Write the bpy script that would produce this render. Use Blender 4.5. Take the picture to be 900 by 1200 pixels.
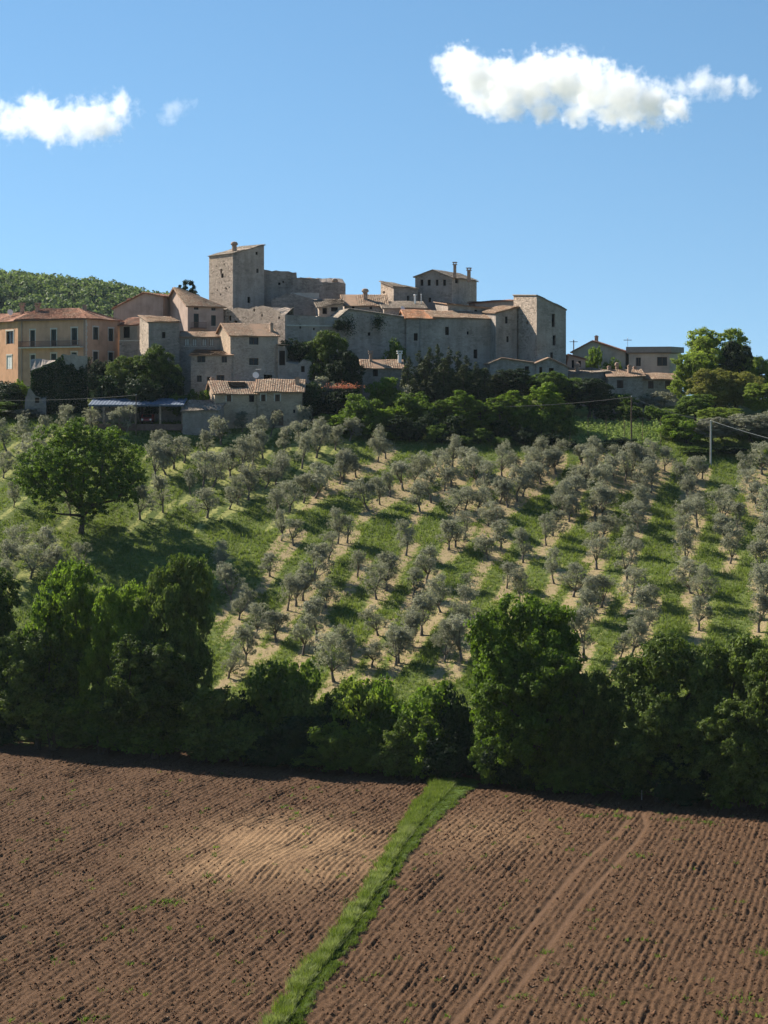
import bpy, math, numpy as np
from mathutils import Vector

sc = bpy.context.scene
COL = sc.collection
for _o in list(bpy.data.objects):
    bpy.data.objects.remove(_o)

# ------------------------------------------------------------------ camera
F = 2400.0          # focal length in pixels of the 900 x 1200 frame
HOR = 480.0         # row of the true horizon
cam_d = bpy.data.cameras.new('camera')
cam = bpy.data.objects.new('camera', cam_d)
COL.objects.link(cam)
cam.location = (0, 0, 0)
cam.rotation_euler = (math.radians(90), 0, 0)
cam_d.sensor_fit = 'VERTICAL'
cam_d.sensor_height = 24.0
cam_d.lens = 24.0 * F / 1200.0
cam_d.shift_y = (HOR - 600.0) / 1200.0
cam_d.clip_start = 1.0
cam_d.clip_end = 30000.0
sc.camera = cam

# ------------------------------------------------------------------ sky, sun, exposure
SUN = Vector((-1.16, 0.95, 1.06)).normalized()
ELEV = math.asin(SUN.z)
AZ = math.atan2(SUN.x, SUN.y)          # clockwise from +Y
w = bpy.data.worlds.new('World')
sc.world = w
w.use_nodes = True
nt = w.node_tree
nt.nodes.clear()
sky = nt.nodes.new('ShaderNodeTexSky')
sky.sky_type = 'NISHITA'
sky.sun_disc = False
sky.sun_elevation = ELEV
sky.sun_rotation = AZ
sky.altitude = 500
sky.air_density = 1.0
sky.dust_density = 0.0
sky.ozone_density = 2.0
hs = nt.nodes.new('ShaderNodeHueSaturation')
hs.inputs['Hue'].default_value = 0.492
hs.inputs['Saturation'].default_value = 1.12
bg = nt.nodes.new('ShaderNodeBackground')
bg.inputs['Strength'].default_value = 0.062
wo = nt.nodes.new('ShaderNodeOutputWorld')
tcw = nt.nodes.new('ShaderNodeTexCoord')      # the viewpoint lies above the haziest layer of the horizon
vaw = nt.nodes.new('ShaderNodeVectorMath'); vaw.operation = 'ADD'; vaw.inputs[1].default_value = (0, 0, 0.15)
vnw = nt.nodes.new('ShaderNodeVectorMath'); vnw.operation = 'NORMALIZE'
nt.links.new(tcw.outputs['Generated'], vaw.inputs[0]); nt.links.new(vaw.outputs[0], vnw.inputs[0]); nt.links.new(vnw.outputs[0], sky.inputs[0])
nt.links.new(sky.outputs[0], hs.inputs['Color'])
nt.links.new(hs.outputs[0], bg.inputs['Color'])
nt.links.new(bg.outputs[0], wo.inputs['Surface'])

sun_d = bpy.data.lights.new('sun', 'SUN')
sun_d.energy = 5.0
sun_d.angle = math.radians(0.5)
sun_d.color = (1.0, 0.91, 0.78)
sun_o = bpy.data.objects.new('sun', sun_d)
COL.objects.link(sun_o)
sun_o.location = (-200, 200, 300)
sun_o.rotation_euler = (-SUN).to_track_quat('-Z', 'Y').to_euler()

vs = sc.view_settings
vs.view_transform = 'Standard'
vs.look = 'None'
vs.exposure = 1.2
vs.gamma = 1.0
vs.use_curve_mapping = False
sc.cycles.max_bounces = 24
sc.cycles.diffuse_bounces = 3
sc.cycles.transmission_bounces = 4
sc.cycles.volume_bounces = 24
sc.cycles.volume_step_rate = 0.4
sc.cycles.volume_max_steps = 256
sc.cycles.caustics_reflective = False
sc.cycles.caustics_refractive = False

rng = np.random.default_rng(11)

# ------------------------------------------------------------------ helpers
def Wx(px, D): return (px - 450.0) / F * D
def Wz(py, D): return (HOR - py) / F * D

def vnoise(x, y, seed=0):
    """smooth value noise in 0..1, numpy arrays"""
    x = np.asarray(x, float); y = np.asarray(y, float)
    xi = np.floor(x).astype(np.int64); yi = np.floor(y).astype(np.int64)
    fx = x - xi; fy = y - yi
    fx = fx * fx * (3 - 2 * fx); fy = fy * fy * (3 - 2 * fy)
    def h(a, b):
        n = (a * 374761393 + b * 668265263 + seed * 1442695041) & 0xFFFFFFFF
        n = ((n ^ (n >> 13)) * 1274126177) & 0xFFFFFFFF
        return ((n ^ (n >> 16)) & 0xFFFF) / 65535.0
    return (h(xi, yi) * (1 - fx) + h(xi + 1, yi) * fx) * (1 - fy) + (h(xi, yi + 1) * (1 - fx) + h(xi + 1, yi + 1) * fx) * fy

def fbm(x, y, seed=0, oct=3):
    s = 0; a = 0.5; t = 0
    for i in range(oct):
        s = s + a * vnoise(x * 2 ** i, y * 2 ** i, seed + i * 17); t += a; a *= 0.5
    return s / t

def sstep(a, b, x):
    t = np.clip((np.asarray(x, float) - a) / (b - a), 0, 1)
    return t * t * (3 - 2 * t)

def mesh_np(name, V, Fc, rnd=None, vattr=None, mat=None, smooth=False):
    """V (n,3), Fc (m,k) same-size polygons"""
    V = np.asarray(V, np.float32); Fc = np.asarray(Fc, np.int32)
    me = bpy.data.meshes.new(name)
    m, k = Fc.shape
    me.vertices.add(len(V)); me.vertices.foreach_set('co', V.ravel())
    me.loops.add(m * k); me.loops.foreach_set('vertex_index', Fc.ravel())
    me.polygons.add(m)
    me.polygons.foreach_set('loop_start', np.arange(0, m * k, k, dtype=np.int32))
    if smooth:
        me.polygons.foreach_set('use_smooth', np.ones(m, bool))
    if rnd is not None:
        a = me.attributes.new('rnd', 'FLOAT', 'FACE'); a.data.foreach_set('value', np.asarray(rnd, np.float32))
    if vattr:
        for nme, val in vattr.items():
            a = me.attributes.new(nme, 'FLOAT', 'POINT'); a.data.foreach_set('value', np.asarray(val, np.float32))
    me.update(calc_edges=True)
    if mat: me.materials.append(mat)
    return me

class MB:
    """collects polygons for one mesh"""
    def __init__(s): s.v = []; s.f = []; s.r = []
    def poly(s, pts, r=0.5):
        n = len(s.v); s.v += [tuple(p) for p in pts]; s.f.append(tuple(range(n, n + len(pts)))); s.r.append(r)
    def box(s, o, ux, uy, uz, r=0.5):
        """corner o and three edge vectors"""
        o = np.array(o, float); ux = np.array(ux, float); uy = np.array(uy, float); uz = np.array(uz, float)
        p = [o, o + ux, o + ux + uy, o + uy]; q = [a + uz for a in p]
        n = len(s.v); s.v += [tuple(a) for a in p + q]
        for f in ((3, 2, 1, 0), (4, 5, 6, 7), (0, 1, 5, 4), (1, 2, 6, 5), (2, 3, 7, 6), (3, 0, 4, 7)):
            s.f.append(tuple(n + i for i in f)); s.r.append(r)
    def abox(s, cx, cy, z0, sx, sy, sz, a=0.0, r=0.5):
        ux = np.array((math.cos(a), math.sin(a), 0)) * sx; uy = np.array((-math.sin(a), math.cos(a), 0)) * sy
        s.box(np.array((cx, cy, z0)) - ux / 2 - uy / 2, ux, uy, (0, 0, sz), r)
    def tube(s, pts, rad, n=7, r=0.5, cap=True):
        pts = [np.array(p, float) for p in pts]
        base = len(s.v)
        for i, p in enumerate(pts):
            d = pts[min(i + 1, len(pts) - 1)] - pts[max(i - 1, 0)]
            d = d / (np.linalg.norm(d) + 1e-9)
            a = np.cross(d, (0.31, 0.95, 0.1)); a /= np.linalg.norm(a) + 1e-9
            b = np.cross(d, a)
            for k in range(n):
                t = 2 * math.pi * k / n
                s.v.append(tuple(p + rad[i] * (math.cos(t) * a + math.sin(t) * b)))
        for i in range(len(pts) - 1):
            for k in range(n):
                a0 = base + i * n + k; a1 = base + i * n + (k + 1) % n
                s.f.append((a0, a1, a1 + n, a0 + n)); s.r.append(r)
        if cap:
            s.f.append(tuple(base + k for k in range(n))[::-1]); s.r.append(r)
            s.f.append(tuple(base + (len(pts) - 1) * n + k for k in range(n))); s.r.append(r)
    def mesh(s, name, mat, off=(0, 0, 0), smooth=False):
        me = bpy.data.meshes.new(name)
        o = np.array(off, float)
        me.from_pydata([tuple(np.array(p) - o) for p in s.v], [], s.f)
        a = me.attributes.new('rnd', 'FLOAT', 'FACE'); a.data.foreach_set('value', np.array(s.r, np.float32))
        if smooth: me.polygons.foreach_set('use_smooth', np.ones(len(s.f), bool))
        me.update()
        if mat: me.materials.append(mat)
        return me
    def build(s, name, mat, parent=None, off=(0, 0, 0), smooth=False):
        return link(name, s.mesh(name, mat, off, smooth), parent)

def link(name, data, parent=None, loc=None):
    o = bpy.data.objects.new(name, data); COL.objects.link(o)
    if parent is not None: o.parent = parent
    if loc is not None: o.location = loc
    return o

def tag(o, label=None, cat=None, group=None, kind=None):
    if label: o['label'] = label
    if cat: o['category'] = cat
    if group: o['group'] = group
    if kind: o['kind'] = kind
    return o

def empty(name, loc, label=None, cat=None, group=None):
    o = bpy.data.objects.new(name, None); COL.objects.link(o); o.location = loc
    o.empty_display_size = 0.5
    return tag(o, label, cat, group)

# ------------------------------------------------------------------ materials
class N:
    def __init__(s, name, rough=0.9, spec=0.2):
        s.m = bpy.data.materials.new(name); s.m.use_nodes = True
        s.t = s.m.node_tree; s.t.nodes.clear()
        s.out = s.t.nodes.new('ShaderNodeOutputMaterial')
        s.b = s.t.nodes.new('ShaderNodeBsdfPrincipled')
        s.b.inputs['Roughness'].default_value = rough
        s.b.inputs['Specular IOR Level'].default_value = spec
        s.t.links.new(s.b.outputs[0], s.out.inputs['Surface'])
        s._pos = None
    def n(s, t, **kw):
        x = s.t.nodes.new(t)
        for k, v in kw.items(): setattr(x, k, v)
        return x
    def l(s, a, b): s.t.links.new(a, b)
    def put(s, sock, v):
        if isinstance(v, bpy.types.NodeSocket): s.l(v, sock)
        else: sock.default_value = v
    def pos(s, scale=(1, 1, 1)):
        g = s.n('ShaderNodeNewGeometry'); mp = s.n('ShaderNodeMapping')
        mp.inputs['Scale'].default_value = scale
        s.l(g.outputs['Position'], mp.inputs['Vector']); return mp.outputs[0]
    def noise(s, scale, detail=4, rough=0.55, vec=None, dist=0.0):
        x = s.n('ShaderNodeTexNoise'); x.inputs['Scale'].default_value = scale
        x.inputs['Detail'].default_value = detail; x.inputs['Roughness'].default_value = rough
        x.inputs['Distortion'].default_value = dist
        s.l(vec if vec is not None else s.pos(), x.inputs['Vector']); return x.outputs['Fac']
    def vor(s, scale, vec=None, feature='F1', out='Distance'):
        x = s.n('ShaderNodeTexVoronoi'); x.feature = feature; x.inputs['Scale'].default_value = scale
        s.l(vec if vec is not None else s.pos(), x.inputs['Vector']); return x.outputs[out]
    def attr(s, name):
        x = s.n('ShaderNodeAttribute'); x.attribute_name = name; return x.outputs['Fac']
    def objrnd(s):
        return s.n('ShaderNodeObjectInfo').outputs['Random']
    def ramp(s, fac, stops):
        x = s.n('ShaderNodeValToRGB'); e = x.color_ramp.elements
        while len(e) < len(stops): e.new(0.5)
        for i, (p, c) in enumerate(stops):
            e[i].position = p; e[i].color = (*c, 1) if len(c) == 3 else c
        s.put(x.inputs[0], fac); return x.outputs[0]
    def math(s, op, a, b=0.0, c=None, clamp=False):
        x = s.n('ShaderNodeMath', operation=op, use_clamp=clamp)
        s.put(x.inputs[0], a); s.put(x.inputs[1], b)
        if c is not None: s.put(x.inputs[2], c)
        return x.outputs[0]
    def mix(s, fac, a, b, blend='MIX'):
        x = s.n('ShaderNodeMix', data_type='RGBA', blend_type=blend)
        s.put(x.inputs[0], fac)
        for sock, v in ((x.inputs[6], a), (x.inputs[7], b)):
            if isinstance(v, (tuple, list)): sock.default_value = (*v, 1) if len(v) == 3 else v
            else: s.l(v, sock)
        return x.outputs[2]
    def color(s, c):
        if isinstance(c, tuple): s.b.inputs['Base Color'].default_value = (*c, 1)
        else: s.l(c, s.b.inputs['Base Color'])
    def bump(s, h, dist=0.05, strength=1.0):
        x = s.n('ShaderNodeBump'); x.inputs['Distance'].default_value = dist; x.inputs['Strength'].default_value = strength
        s.put(x.inputs['Height'], h); s.l(x.outputs[0], s.b.inputs['Normal'])

def sc3(c, k): return tuple(min(1, x * k) for x in c)

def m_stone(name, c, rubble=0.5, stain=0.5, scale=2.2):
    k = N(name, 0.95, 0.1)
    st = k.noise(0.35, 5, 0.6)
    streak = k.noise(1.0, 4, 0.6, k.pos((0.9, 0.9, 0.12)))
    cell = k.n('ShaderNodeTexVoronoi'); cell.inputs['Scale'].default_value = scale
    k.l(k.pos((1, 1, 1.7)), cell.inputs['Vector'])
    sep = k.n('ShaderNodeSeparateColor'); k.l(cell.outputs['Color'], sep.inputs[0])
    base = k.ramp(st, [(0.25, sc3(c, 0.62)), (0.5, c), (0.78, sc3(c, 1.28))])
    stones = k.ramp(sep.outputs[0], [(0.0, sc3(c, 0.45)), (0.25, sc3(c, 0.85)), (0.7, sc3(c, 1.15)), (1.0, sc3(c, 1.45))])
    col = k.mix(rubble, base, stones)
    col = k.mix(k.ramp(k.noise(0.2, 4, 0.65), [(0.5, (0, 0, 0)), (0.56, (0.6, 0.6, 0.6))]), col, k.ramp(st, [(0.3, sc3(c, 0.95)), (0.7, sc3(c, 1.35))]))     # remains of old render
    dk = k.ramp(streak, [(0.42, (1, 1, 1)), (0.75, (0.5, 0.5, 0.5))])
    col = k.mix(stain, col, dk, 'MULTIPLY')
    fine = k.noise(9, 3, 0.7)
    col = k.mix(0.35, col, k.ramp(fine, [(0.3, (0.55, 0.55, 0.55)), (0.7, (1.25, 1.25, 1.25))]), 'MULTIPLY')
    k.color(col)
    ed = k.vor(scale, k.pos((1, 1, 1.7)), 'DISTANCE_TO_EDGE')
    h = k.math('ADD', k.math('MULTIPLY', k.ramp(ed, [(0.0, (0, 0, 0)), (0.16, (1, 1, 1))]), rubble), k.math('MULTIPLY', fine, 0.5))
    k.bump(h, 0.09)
    return k.m

def m_plaster(name, c, stain=0.5):
    k = N(name, 0.92, 0.1)
    st = k.noise(0.5, 5, 0.6)
    streak = k.noise(1.1, 4, 0.6, k.pos((1, 1, 0.1)))
    col = k.ramp(st, [(0.28, sc3(c, 0.72)), (0.5, c), (0.75, sc3(c, 1.15))])
    col = k.mix(stain, col, k.ramp(streak, [(0.45, (1, 1, 1)), (0.75, (0.6, 0.58, 0.57))]), 'MULTIPLY')
    k.color(col); k.bump(k.noise(6, 3), 0.03)
    return k.m

def m_tile(name, a, b, c):
    k = N(name, 0.9, 0.15)
    r = k.attr('rnd')
    col = k.ramp(r, [(0.0, sc3(a, 0.6)), (0.3, a), (0.6, b), (0.85, c), (1.0, sc3(c, 1.15))])
    li = k.noise(0.9, 5, 0.65)
    col = k.mix(k.ramp(li, [(0.45, (0, 0, 0)), (0.7, (0.7, 0.7, 0.7))]), col, (0.2, 0.175, 0.13))
    k.color(col); k.bump(k.noise(14, 3), 0.03)
    return k.m

def m_plain(name, c, rough=0.7, var=0.2, spec=0.2, metal=0.0):
    k = N(name, rough, spec)
    f = k.noise(3.0, 4)
    k.color(k.ramp(f, [(0.3, sc3(c, 1 - var)), (0.7, sc3(c, 1 + var))]))
    k.b.inputs['Metallic'].default_value = metal
    return k.m

def m_leaf(name, a, b, trans=0.35, tcol=None, spec=0.1, rough=0.65):
    """a dark, b light leaf colour; colour differs by leaf clump and by plant"""
    k = N(name, rough, spec)
    r = k.attr('rnd')
    f = k.math('ADD', k.math('MULTIPLY', r, 0.7), k.math('MULTIPLY', k.objrnd(), 0.3))
    col = k.ramp(f, [(0.05, a), (0.55, tuple((x + y) / 2 for x, y in zip(a, b))), (0.95, b)])
    k.color(col)
    tr = k.n('ShaderNodeBsdfTranslucent')
    tc = k.mix(1.0, col, tcol or (1.12, 1.2, 0.65), 'MULTIPLY')
    k.l(tc, tr.inputs['Color'])
    ms = k.n('ShaderNodeMixShader'); ms.inputs[0].default_value = trans
    k.l(k.b.outputs[0], ms.inputs[1]); k.l(tr.outputs[0], ms.inputs[2])
    k.l(ms.outputs[0], k.out.inputs['Surface'])
    return k.m

def m_bark(name, c):
    k = N(name, 0.95, 0.1)
    f = k.noise(3, 5, 0.65, k.pos((3, 3, 0.7)))
    k.color(k.ramp(f, [(0.3, sc3(c, 0.5)), (0.7, sc3(c, 1.4))])); k.bump(f, 0.06)
    return k.m

M = {}
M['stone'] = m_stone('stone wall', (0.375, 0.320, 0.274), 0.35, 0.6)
M['stone_lt'] = m_stone('sunlit pale rubble stone', (0.451, 0.366, 0.293), 0.75, 0.35)  # paler copy of the wall stone, sunlight painted into sun-facing walls
M['stone_dk'] = m_stone('weathered shaded stone', (0.306, 0.262, 0.228), 0.45, 0.6)  # darker copy of the wall stone, shade painted into shaded walls
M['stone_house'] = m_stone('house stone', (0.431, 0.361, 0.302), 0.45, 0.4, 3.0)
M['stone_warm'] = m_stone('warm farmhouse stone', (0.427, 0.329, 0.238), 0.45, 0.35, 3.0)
M['orange'] = m_plaster('orange plaster', (0.50, 0.315, 0.215), 0.4)
M['orange_lt'] = m_plaster('sunlit orange plaster', (0.55, 0.31, 0.185), 0.35)  # brighter copy of the orange plaster, sunlight on the wing painted in
M['pink'] = m_plaster('faded pink plaster', (0.42, 0.32, 0.265), 0.5)
M['tan'] = m_plaster('tan plaster', (0.403, 0.329, 0.256), 0.45)
M['greyp'] = m_plaster('grey plaster', (0.439, 0.403, 0.354), 0.35)
M['trimstone'] = m_plain('pale stone trim', (0.5, 0.46, 0.4), 0.9, 0.15)
M['tile'] = m_tile('mixed old tiles', (0.33, 0.20, 0.13), (0.41, 0.285, 0.19), (0.47, 0.36, 0.26))
M['tile_red'] = m_tile('red tiles', (0.30, 0.135, 0.085), (0.37, 0.175, 0.11), (0.42, 0.23, 0.15))
M['tile_org'] = m_tile('orange tiles', (0.45, 0.19, 0.09), (0.55, 0.27, 0.14), (0.58, 0.36, 0.22))
M['tile_grey'] = m_tile('grey lichen tiles', (0.25, 0.20, 0.16), (0.34, 0.28, 0.22), (0.42, 0.36, 0.29))
M['glass'] = N('window glass', 0.25, 0.25); M['glass'].color((0.018, 0.02, 0.024)); M['glass'] = M['glass'].m
M['dark'] = m_plain('dark opening', (0.012, 0.011, 0.010), 1.0, 0.2, 0.0)
M['curtain'] = m_plain('pale window panel', (0.55, 0.53, 0.5), 0.7, 0.1)  # pale panel filling the window opening
M['shut_green'] = m_plain('dark green shutter', (0.03, 0.042, 0.04), 0.6, 0.2)
M['shut_brown'] = m_plain('brown shutter', (0.075, 0.045, 0.03), 0.6, 0.2)
M['wood'] = m_plain('weathered wood', (0.12, 0.08, 0.055), 0.85, 0.3)
M['brick'] = m_plain('chimney brick', (0.34, 0.24, 0.18), 0.9, 0.35)
M['white'] = m_plain('white paint', (0.72, 0.71, 0.68), 0.6, 0.08)
M['metal'] = m_plain('zinc sheet', (0.11, 0.14, 0.19), 0.8, 0.3, 0.1)
M['pipe'] = m_plain('grey pipe', (0.25, 0.23, 0.21), 0.6, 0.1)
M['concrete'] = m_plain('concrete', (0.42, 0.41, 0.38), 0.9, 0.15)
M['redpaint'] = m_plain('red car paint', (0.42, 0.04, 0.035), 0.35, 0.05, 0.5)
M['rubber'] = m_plain('tyre rubber', (0.02, 0.02, 0.02), 0.9, 0.1)
M['lamp'] = m_plain('headlamp glass', (0.8, 0.8, 0.78), 0.2, 0.05, 0.6)
M['rust'] = m_plain('rusty rail', (0.16, 0.10, 0.08), 0.8, 0.3)
M['fascia'] = m_plain('grey roof fascia', (0.24, 0.225, 0.21), 0.8, 0.15)
M['flowers'] = m_leaf('pink blossom', (0.35, 0.08, 0.06), (0.6, 0.25, 0.2), 0.3)
M['bark'] = m_bark('dark bark', (0.07, 0.055, 0.042))
M['olive_bark'] = m_bark('olive bark', (0.17, 0.14, 0.115))
M['leaf_olive'] = m_leaf('olive leaves', (0.135, 0.137, 0.10), (0.37, 0.37, 0.30), 0.42, (1.0, 1.05, 0.75), 0.2, 0.55)
M['leaf_oak'] = m_leaf('oak leaves', (0.026, 0.056, 0.008), (0.155, 0.235, 0.03), 0.38)
M['leaf_hedge'] = m_leaf('hedgerow leaves', (0.022, 0.045, 0.010), (0.16, 0.21, 0.05), 0.33)
M['leaf_bright'] = m_leaf('bright spring leaves', (0.055, 0.11, 0.014), (0.22, 0.3, 0.045), 0.48)
M['leaf_dark'] = m_leaf('dark evergreen and shaded leaves', (0.010, 0.022, 0.010), (0.035, 0.062, 0.02), 0.2)  # for evergreens, and for foliage whose shade is put into the leaf colour
M['leaf_mid'] = m_leaf('mid green leaves', (0.038, 0.076, 0.016), (0.175, 0.245, 0.046), 0.45)
M['leaf_lime'] = m_leaf('lime leaves', (0.11, 0.16, 0.025), (0.29, 0.35, 0.07), 0.48)
M['leaf_yellow'] = m_leaf('yellow green leaves', (0.13, 0.14, 0.035), (0.32, 0.3, 0.09), 0.42)
M['leaf_cypress'] = m_leaf('cypress foliage', (0.022, 0.033, 0.015), (0.105, 0.125, 0.052), 0.18)
M['leaf_vine'] = m_leaf('vine leaves', (0.16, 0.22, 0.07), (0.33, 0.40, 0.16), 0.35)
M['leaf_far'] = m_leaf('hazy far forest leaves', (0.075, 0.11, 0.05), (0.165, 0.215, 0.095), 0.35)  # lightened and low in contrast, distance haze painted into the leaf colour
M['grass'] = m_leaf('grass blades', (0.055, 0.092, 0.016), (0.18, 0.22, 0.055), 0.4, (1.2, 1.3, 0.6), 0.2, 0.6)
M['grass_pale'] = m_leaf('seeding grass', (0.13, 0.17, 0.05), (0.33, 0.36, 0.17), 0.35)

# ------------------------------------------------------------------ terrain
_yy = np.arange(-600, 6400, 1.0)
def _prof(pts):
    a = np.array(pts, float)
    z = np.interp(_yy, a[:, 0], a[:, 1])
    k = np.exp(-0.5 * (np.arange(-12, 13) / 4.5) ** 2); k /= k.sum()
    zp = np.pad(z, 12, mode='edge')
    return np.convolve(zp, k, 'valid')
_head = [(-600, 6), (-20, -1.9), (8, -2.2), (92, -34.6), (186, -34.5), (197, -34.9), (207, -33.0), (225, -28.1), (285, -9.5), (297, -5.0)]
PC = _prof(_head + [(310, -1.3), (325, 3), (340, 8), (356, 13), (375, 15), (400, 11), (470, -8), (650, -26), (6400, -26)])
PR = _prof(_head + [(312, -1.6), (330, 0.2), (352, 1.8), (380, 2.0), (470, -10), (650, -26), (6400, -26)])
PL = _prof(_head + [(310, -1.3), (325, 3.4), (342, 4.6), (385, 4.0), (470, -10), (650, -26), (6400, -26)])

def gz(X, Y):
    X = np.asarray(X, float); Y = np.asarray(Y, float)
    s = 1 - sstep(212, 275, Y)
    Yp = Y + 0.45 * np.clip(X, -70, 70) * s * sstep(95, 150, Y)
    c = np.interp(Yp, _yy, PC); r = np.interp(Yp, _yy, PR); l = np.interp(Yp, _yy, PL)
    wr = sstep(22, 33, X); wl = sstep(-38, -48, X)
    z = c * (1 - wr) * (1 - wl) + r * wr + l * wl
    und = (fbm(X / 22, Y / 22, 5, 3) - 0.5) * 1.6 * sstep(215, 240, Yp) * (1 - sstep(300, 320, Y))
    return z + und
def gz1(X, Y): return float(gz(np.array([X]), np.array([Y]))[0])

def hit(px, py, y0=96.0, y1=420.0):
    """ground point seen at a pixel of the photograph"""
    Y = np.arange(y0, y1, 0.25)
    d = Wz(py, Y) - gz(Wx(px, Y), Y)
    i = np.where(d <= 0)[0]
    j = int(i[0]) if len(i) else len(Y) - 1
    y = Y[j]
    return float(Wx(px, y)), float(y), gz1(Wx(px, y), y)

# olive trees: foot of each trunk as seen in the photograph
OLIVES = [(216,543),(194,557),(183,562),(204,550),(183,527),(223,579),(238,573),(191,601),(164,609),(16,595),(83,606),(21,654),(51,655),
(229,503),(80,508),(105,506),(130,508),(148,510),(8,530),(27,524),(4,560),(36,548),(50,520),(92,672),(70,682),(4,672),(36,678),(12,690),
(259,522),(284,506),(250,571),(260,561),(270,560),(283,553),(296,546),(308,538),(243,607),(269,597),(278,592),(291,586),(311,573),(323,568),
(330,561),(354,549),(333,533),(352,526),(361,508),(371,537),(325,608),(339,601),(370,584),(356,590),(398,567),(403,563),(417,560),(382,574),
(393,528),(410,517),(376,520),(344,639),(330,634),(396,638),(317,512),(305,520),(242,534),
(316,676),(337,716),(347,711),(355,704),(324,752),(268,795),(288,780),(371,751),(382,713),(419,677),(385,657),(369,685),(443,745),(453,692),
(441,703),(476,651),(478,761),(391,799),(411,780),(436,783),(464,780),(355,769),(280,727),(272,708),(299,748),(256,673),
(443,542),(452,538),(432,599),(445,592),(457,582),(472,575),(486,570),(499,561),(521,576),(529,571),(492,600),(505,589),(545,598),
(526,644),(534,641),(544,632),(572,656),(587,644),(613,660),(606,588),(613,582),(595,595),(586,590),(569,581),(559,568),(547,556),(588,559),
(572,617),(533,605),(407,637),(582,622),(560,600),(512,552),(530,548),
(500,685),(484,701),(552,693),(594,690),(649,684),(481,759),(533,750),(494,745),(548,735),(516,718),(609,708),(521,776),(467,778),(541,776),
(623,572),(633,567),(641,557),(651,555),(671,591),(667,612),(657,608),(676,576),(701,587),(733,564),(741,561),(685,564),(682,550),(698,546),
(707,575),(717,567),(707,610),(697,606),(756,582),(751,600),(721,548),(653,545),(604,553),(621,551),(635,546),(664,600),(690,556),
(806,576),(817,566),(823,562),(875,567),(748,559),(767,552),(779,553),(763,578),(811,600),(815,608),(850,600),(847,614),(886,596),(882,585),(895,612),(893,556),(758,568),
(683,731),(705,712),(735,680),(740,653),(748,624),(753,611),(699,667),(695,648),(705,632),(753,743),(763,717),(740,707),(803,667),(809,643),
(817,618),(801,626),(856,661),(852,635),(863,622),(889,680),(895,642),(819,739),(820,712),(809,696),(889,741),(895,717),(892,699),
(684,771),(740,771),(751,757),(727,773),(672,700),(690,718),(640,640),(648,628)]
OLV = []
for (a, b) in OLIVES:
    x, y, z = hit(a, b); OLV.append((x, y, z, a, b))
OA = np.array([(o[0], o[1], o[3], o[4]) for o in OLV])

RD = math.radians(15.0)                                   # direction of the rows and furrows
dS = np.array((math.sin(RD), math.cos(RD))); dT = np.array((math.cos(RD), -math.sin(RD)))

def field_edge(X): return 190.5 - 0.45 * X - 0.1 * np.maximum(X, 0) + 1.2 * np.sin(X * 0.21)

def pathdist(X, Y, pts):
    best = np.full(np.shape(X), 1e9)
    for (a, b), (c, d) in zip(pts[:-1], pts[1:]):
        vx, vy = c - a, d - b; L = vx * vx + vy * vy
        t = np.clip(((X - a) * vx + (Y - b) * vy) / L, 0, 1)
        best = np.minimum(best, np.hypot(X - a - t * vx, Y - b - t * vy))
    return best
def flat(pts, z=-34.5):
    r = []
    for px, py in pts:
        D = -z * F / (py - HOR); r.append((Wx(px, D), D))
    return r
STRIP = flat([(306, 1240), (336, 1195), (372, 1140), (410, 1095), (440, 1055), (462, 1018), (486, 978), (512, 945), (528, 926), (540, 916)])
RUTA = flat([(500, 1235), (530, 1200), (600, 1120), (650, 1065), (690, 1020), (722, 990), (735, 970), (737, 955)])
RUTB = flat([(546, 1235), (575, 1200), (620, 1145), (680, 1072), (720, 1030), (745, 1000), (757, 977), (753, 958)])
RUTC = flat([(-60, 1225), (0, 1187), (150, 1083), (240, 1010), (265, 987), (310, 950)])
RUTD = flat([(-35, 1240), (25, 1195), (165, 1095), (255, 1022), (285, 990), (330, 948)])

# one ground sheet out to the horizon
def spaced(segs):
    r = []
    for a, b, d in segs: r += list(np.arange(a, b, d))
    return np.array(r + [segs[-1][1]])
gx = spaced([(-6000, -400, 400), (-400, -90, 12), (-90, 90, 0.55), (90, 400, 12), (400, 6000, 400)])
gy = spaced([(-600, 80, 20), (80, 198, 2.0), (198, 318, 0.55), (318, 420, 2.0), (420, 660, 10), (660, 6400, 300)])
GX, GY = np.meshgrid(gx, gy)
GZ = gz(GX, GY)
infield = (GY < field_edge(GX) + 5.0) & (GY > 92) & (np.abs(GX) < 70)
GZ = np.where(infield, GZ - 0.5, GZ)
dry = np.zeros(GX.shape); lime = np.zeros(GX.shape)
for (x, y, a, b) in OA:
    m = (np.abs(GX - x) < 9) & (np.abs(GY - y) < 11)
    dx = GX[m] - x; dy = GY[m] - y
    t = np.abs(dx * dT[0] + dy * dT[1]); s = np.abs(dx * dS[0] + dy * dS[1])
    v = (1 - sstep(0.2, 1.5, t)) * (1 - sstep(3.5, 7.0, s)) * 0.84
    if a + 0.9 * (b - 560) > 385: dry[m] = np.maximum(dry[m], v)
    else: lime[m] = np.maximum(lime[m], v * 0.85 * (1 - sstep(0.2, 1.1, t)))
nx, ny = len(gx), len(gy)
idx = np.arange(nx * ny).reshape(ny, nx)
FQ = np.stack([idx[:-1, :-1], idx[:-1, 1:], idx[1:, 1:], idx[1:, :-1]], -1).reshape(-1, 4)
k = N('meadow and grove soil', 0.95, 0.1)
n1 = k.noise(0.22, 5, 0.6); n2 = k.noise(1.6, 5, 0.65); n3 = k.noise(7, 3, 0.7)
g = k.ramp(n2, [(0.25, (0.042, 0.07, 0.014)), (0.5, (0.088, 0.125, 0.028)), (0.75, (0.15, 0.18, 0.05))])
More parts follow.
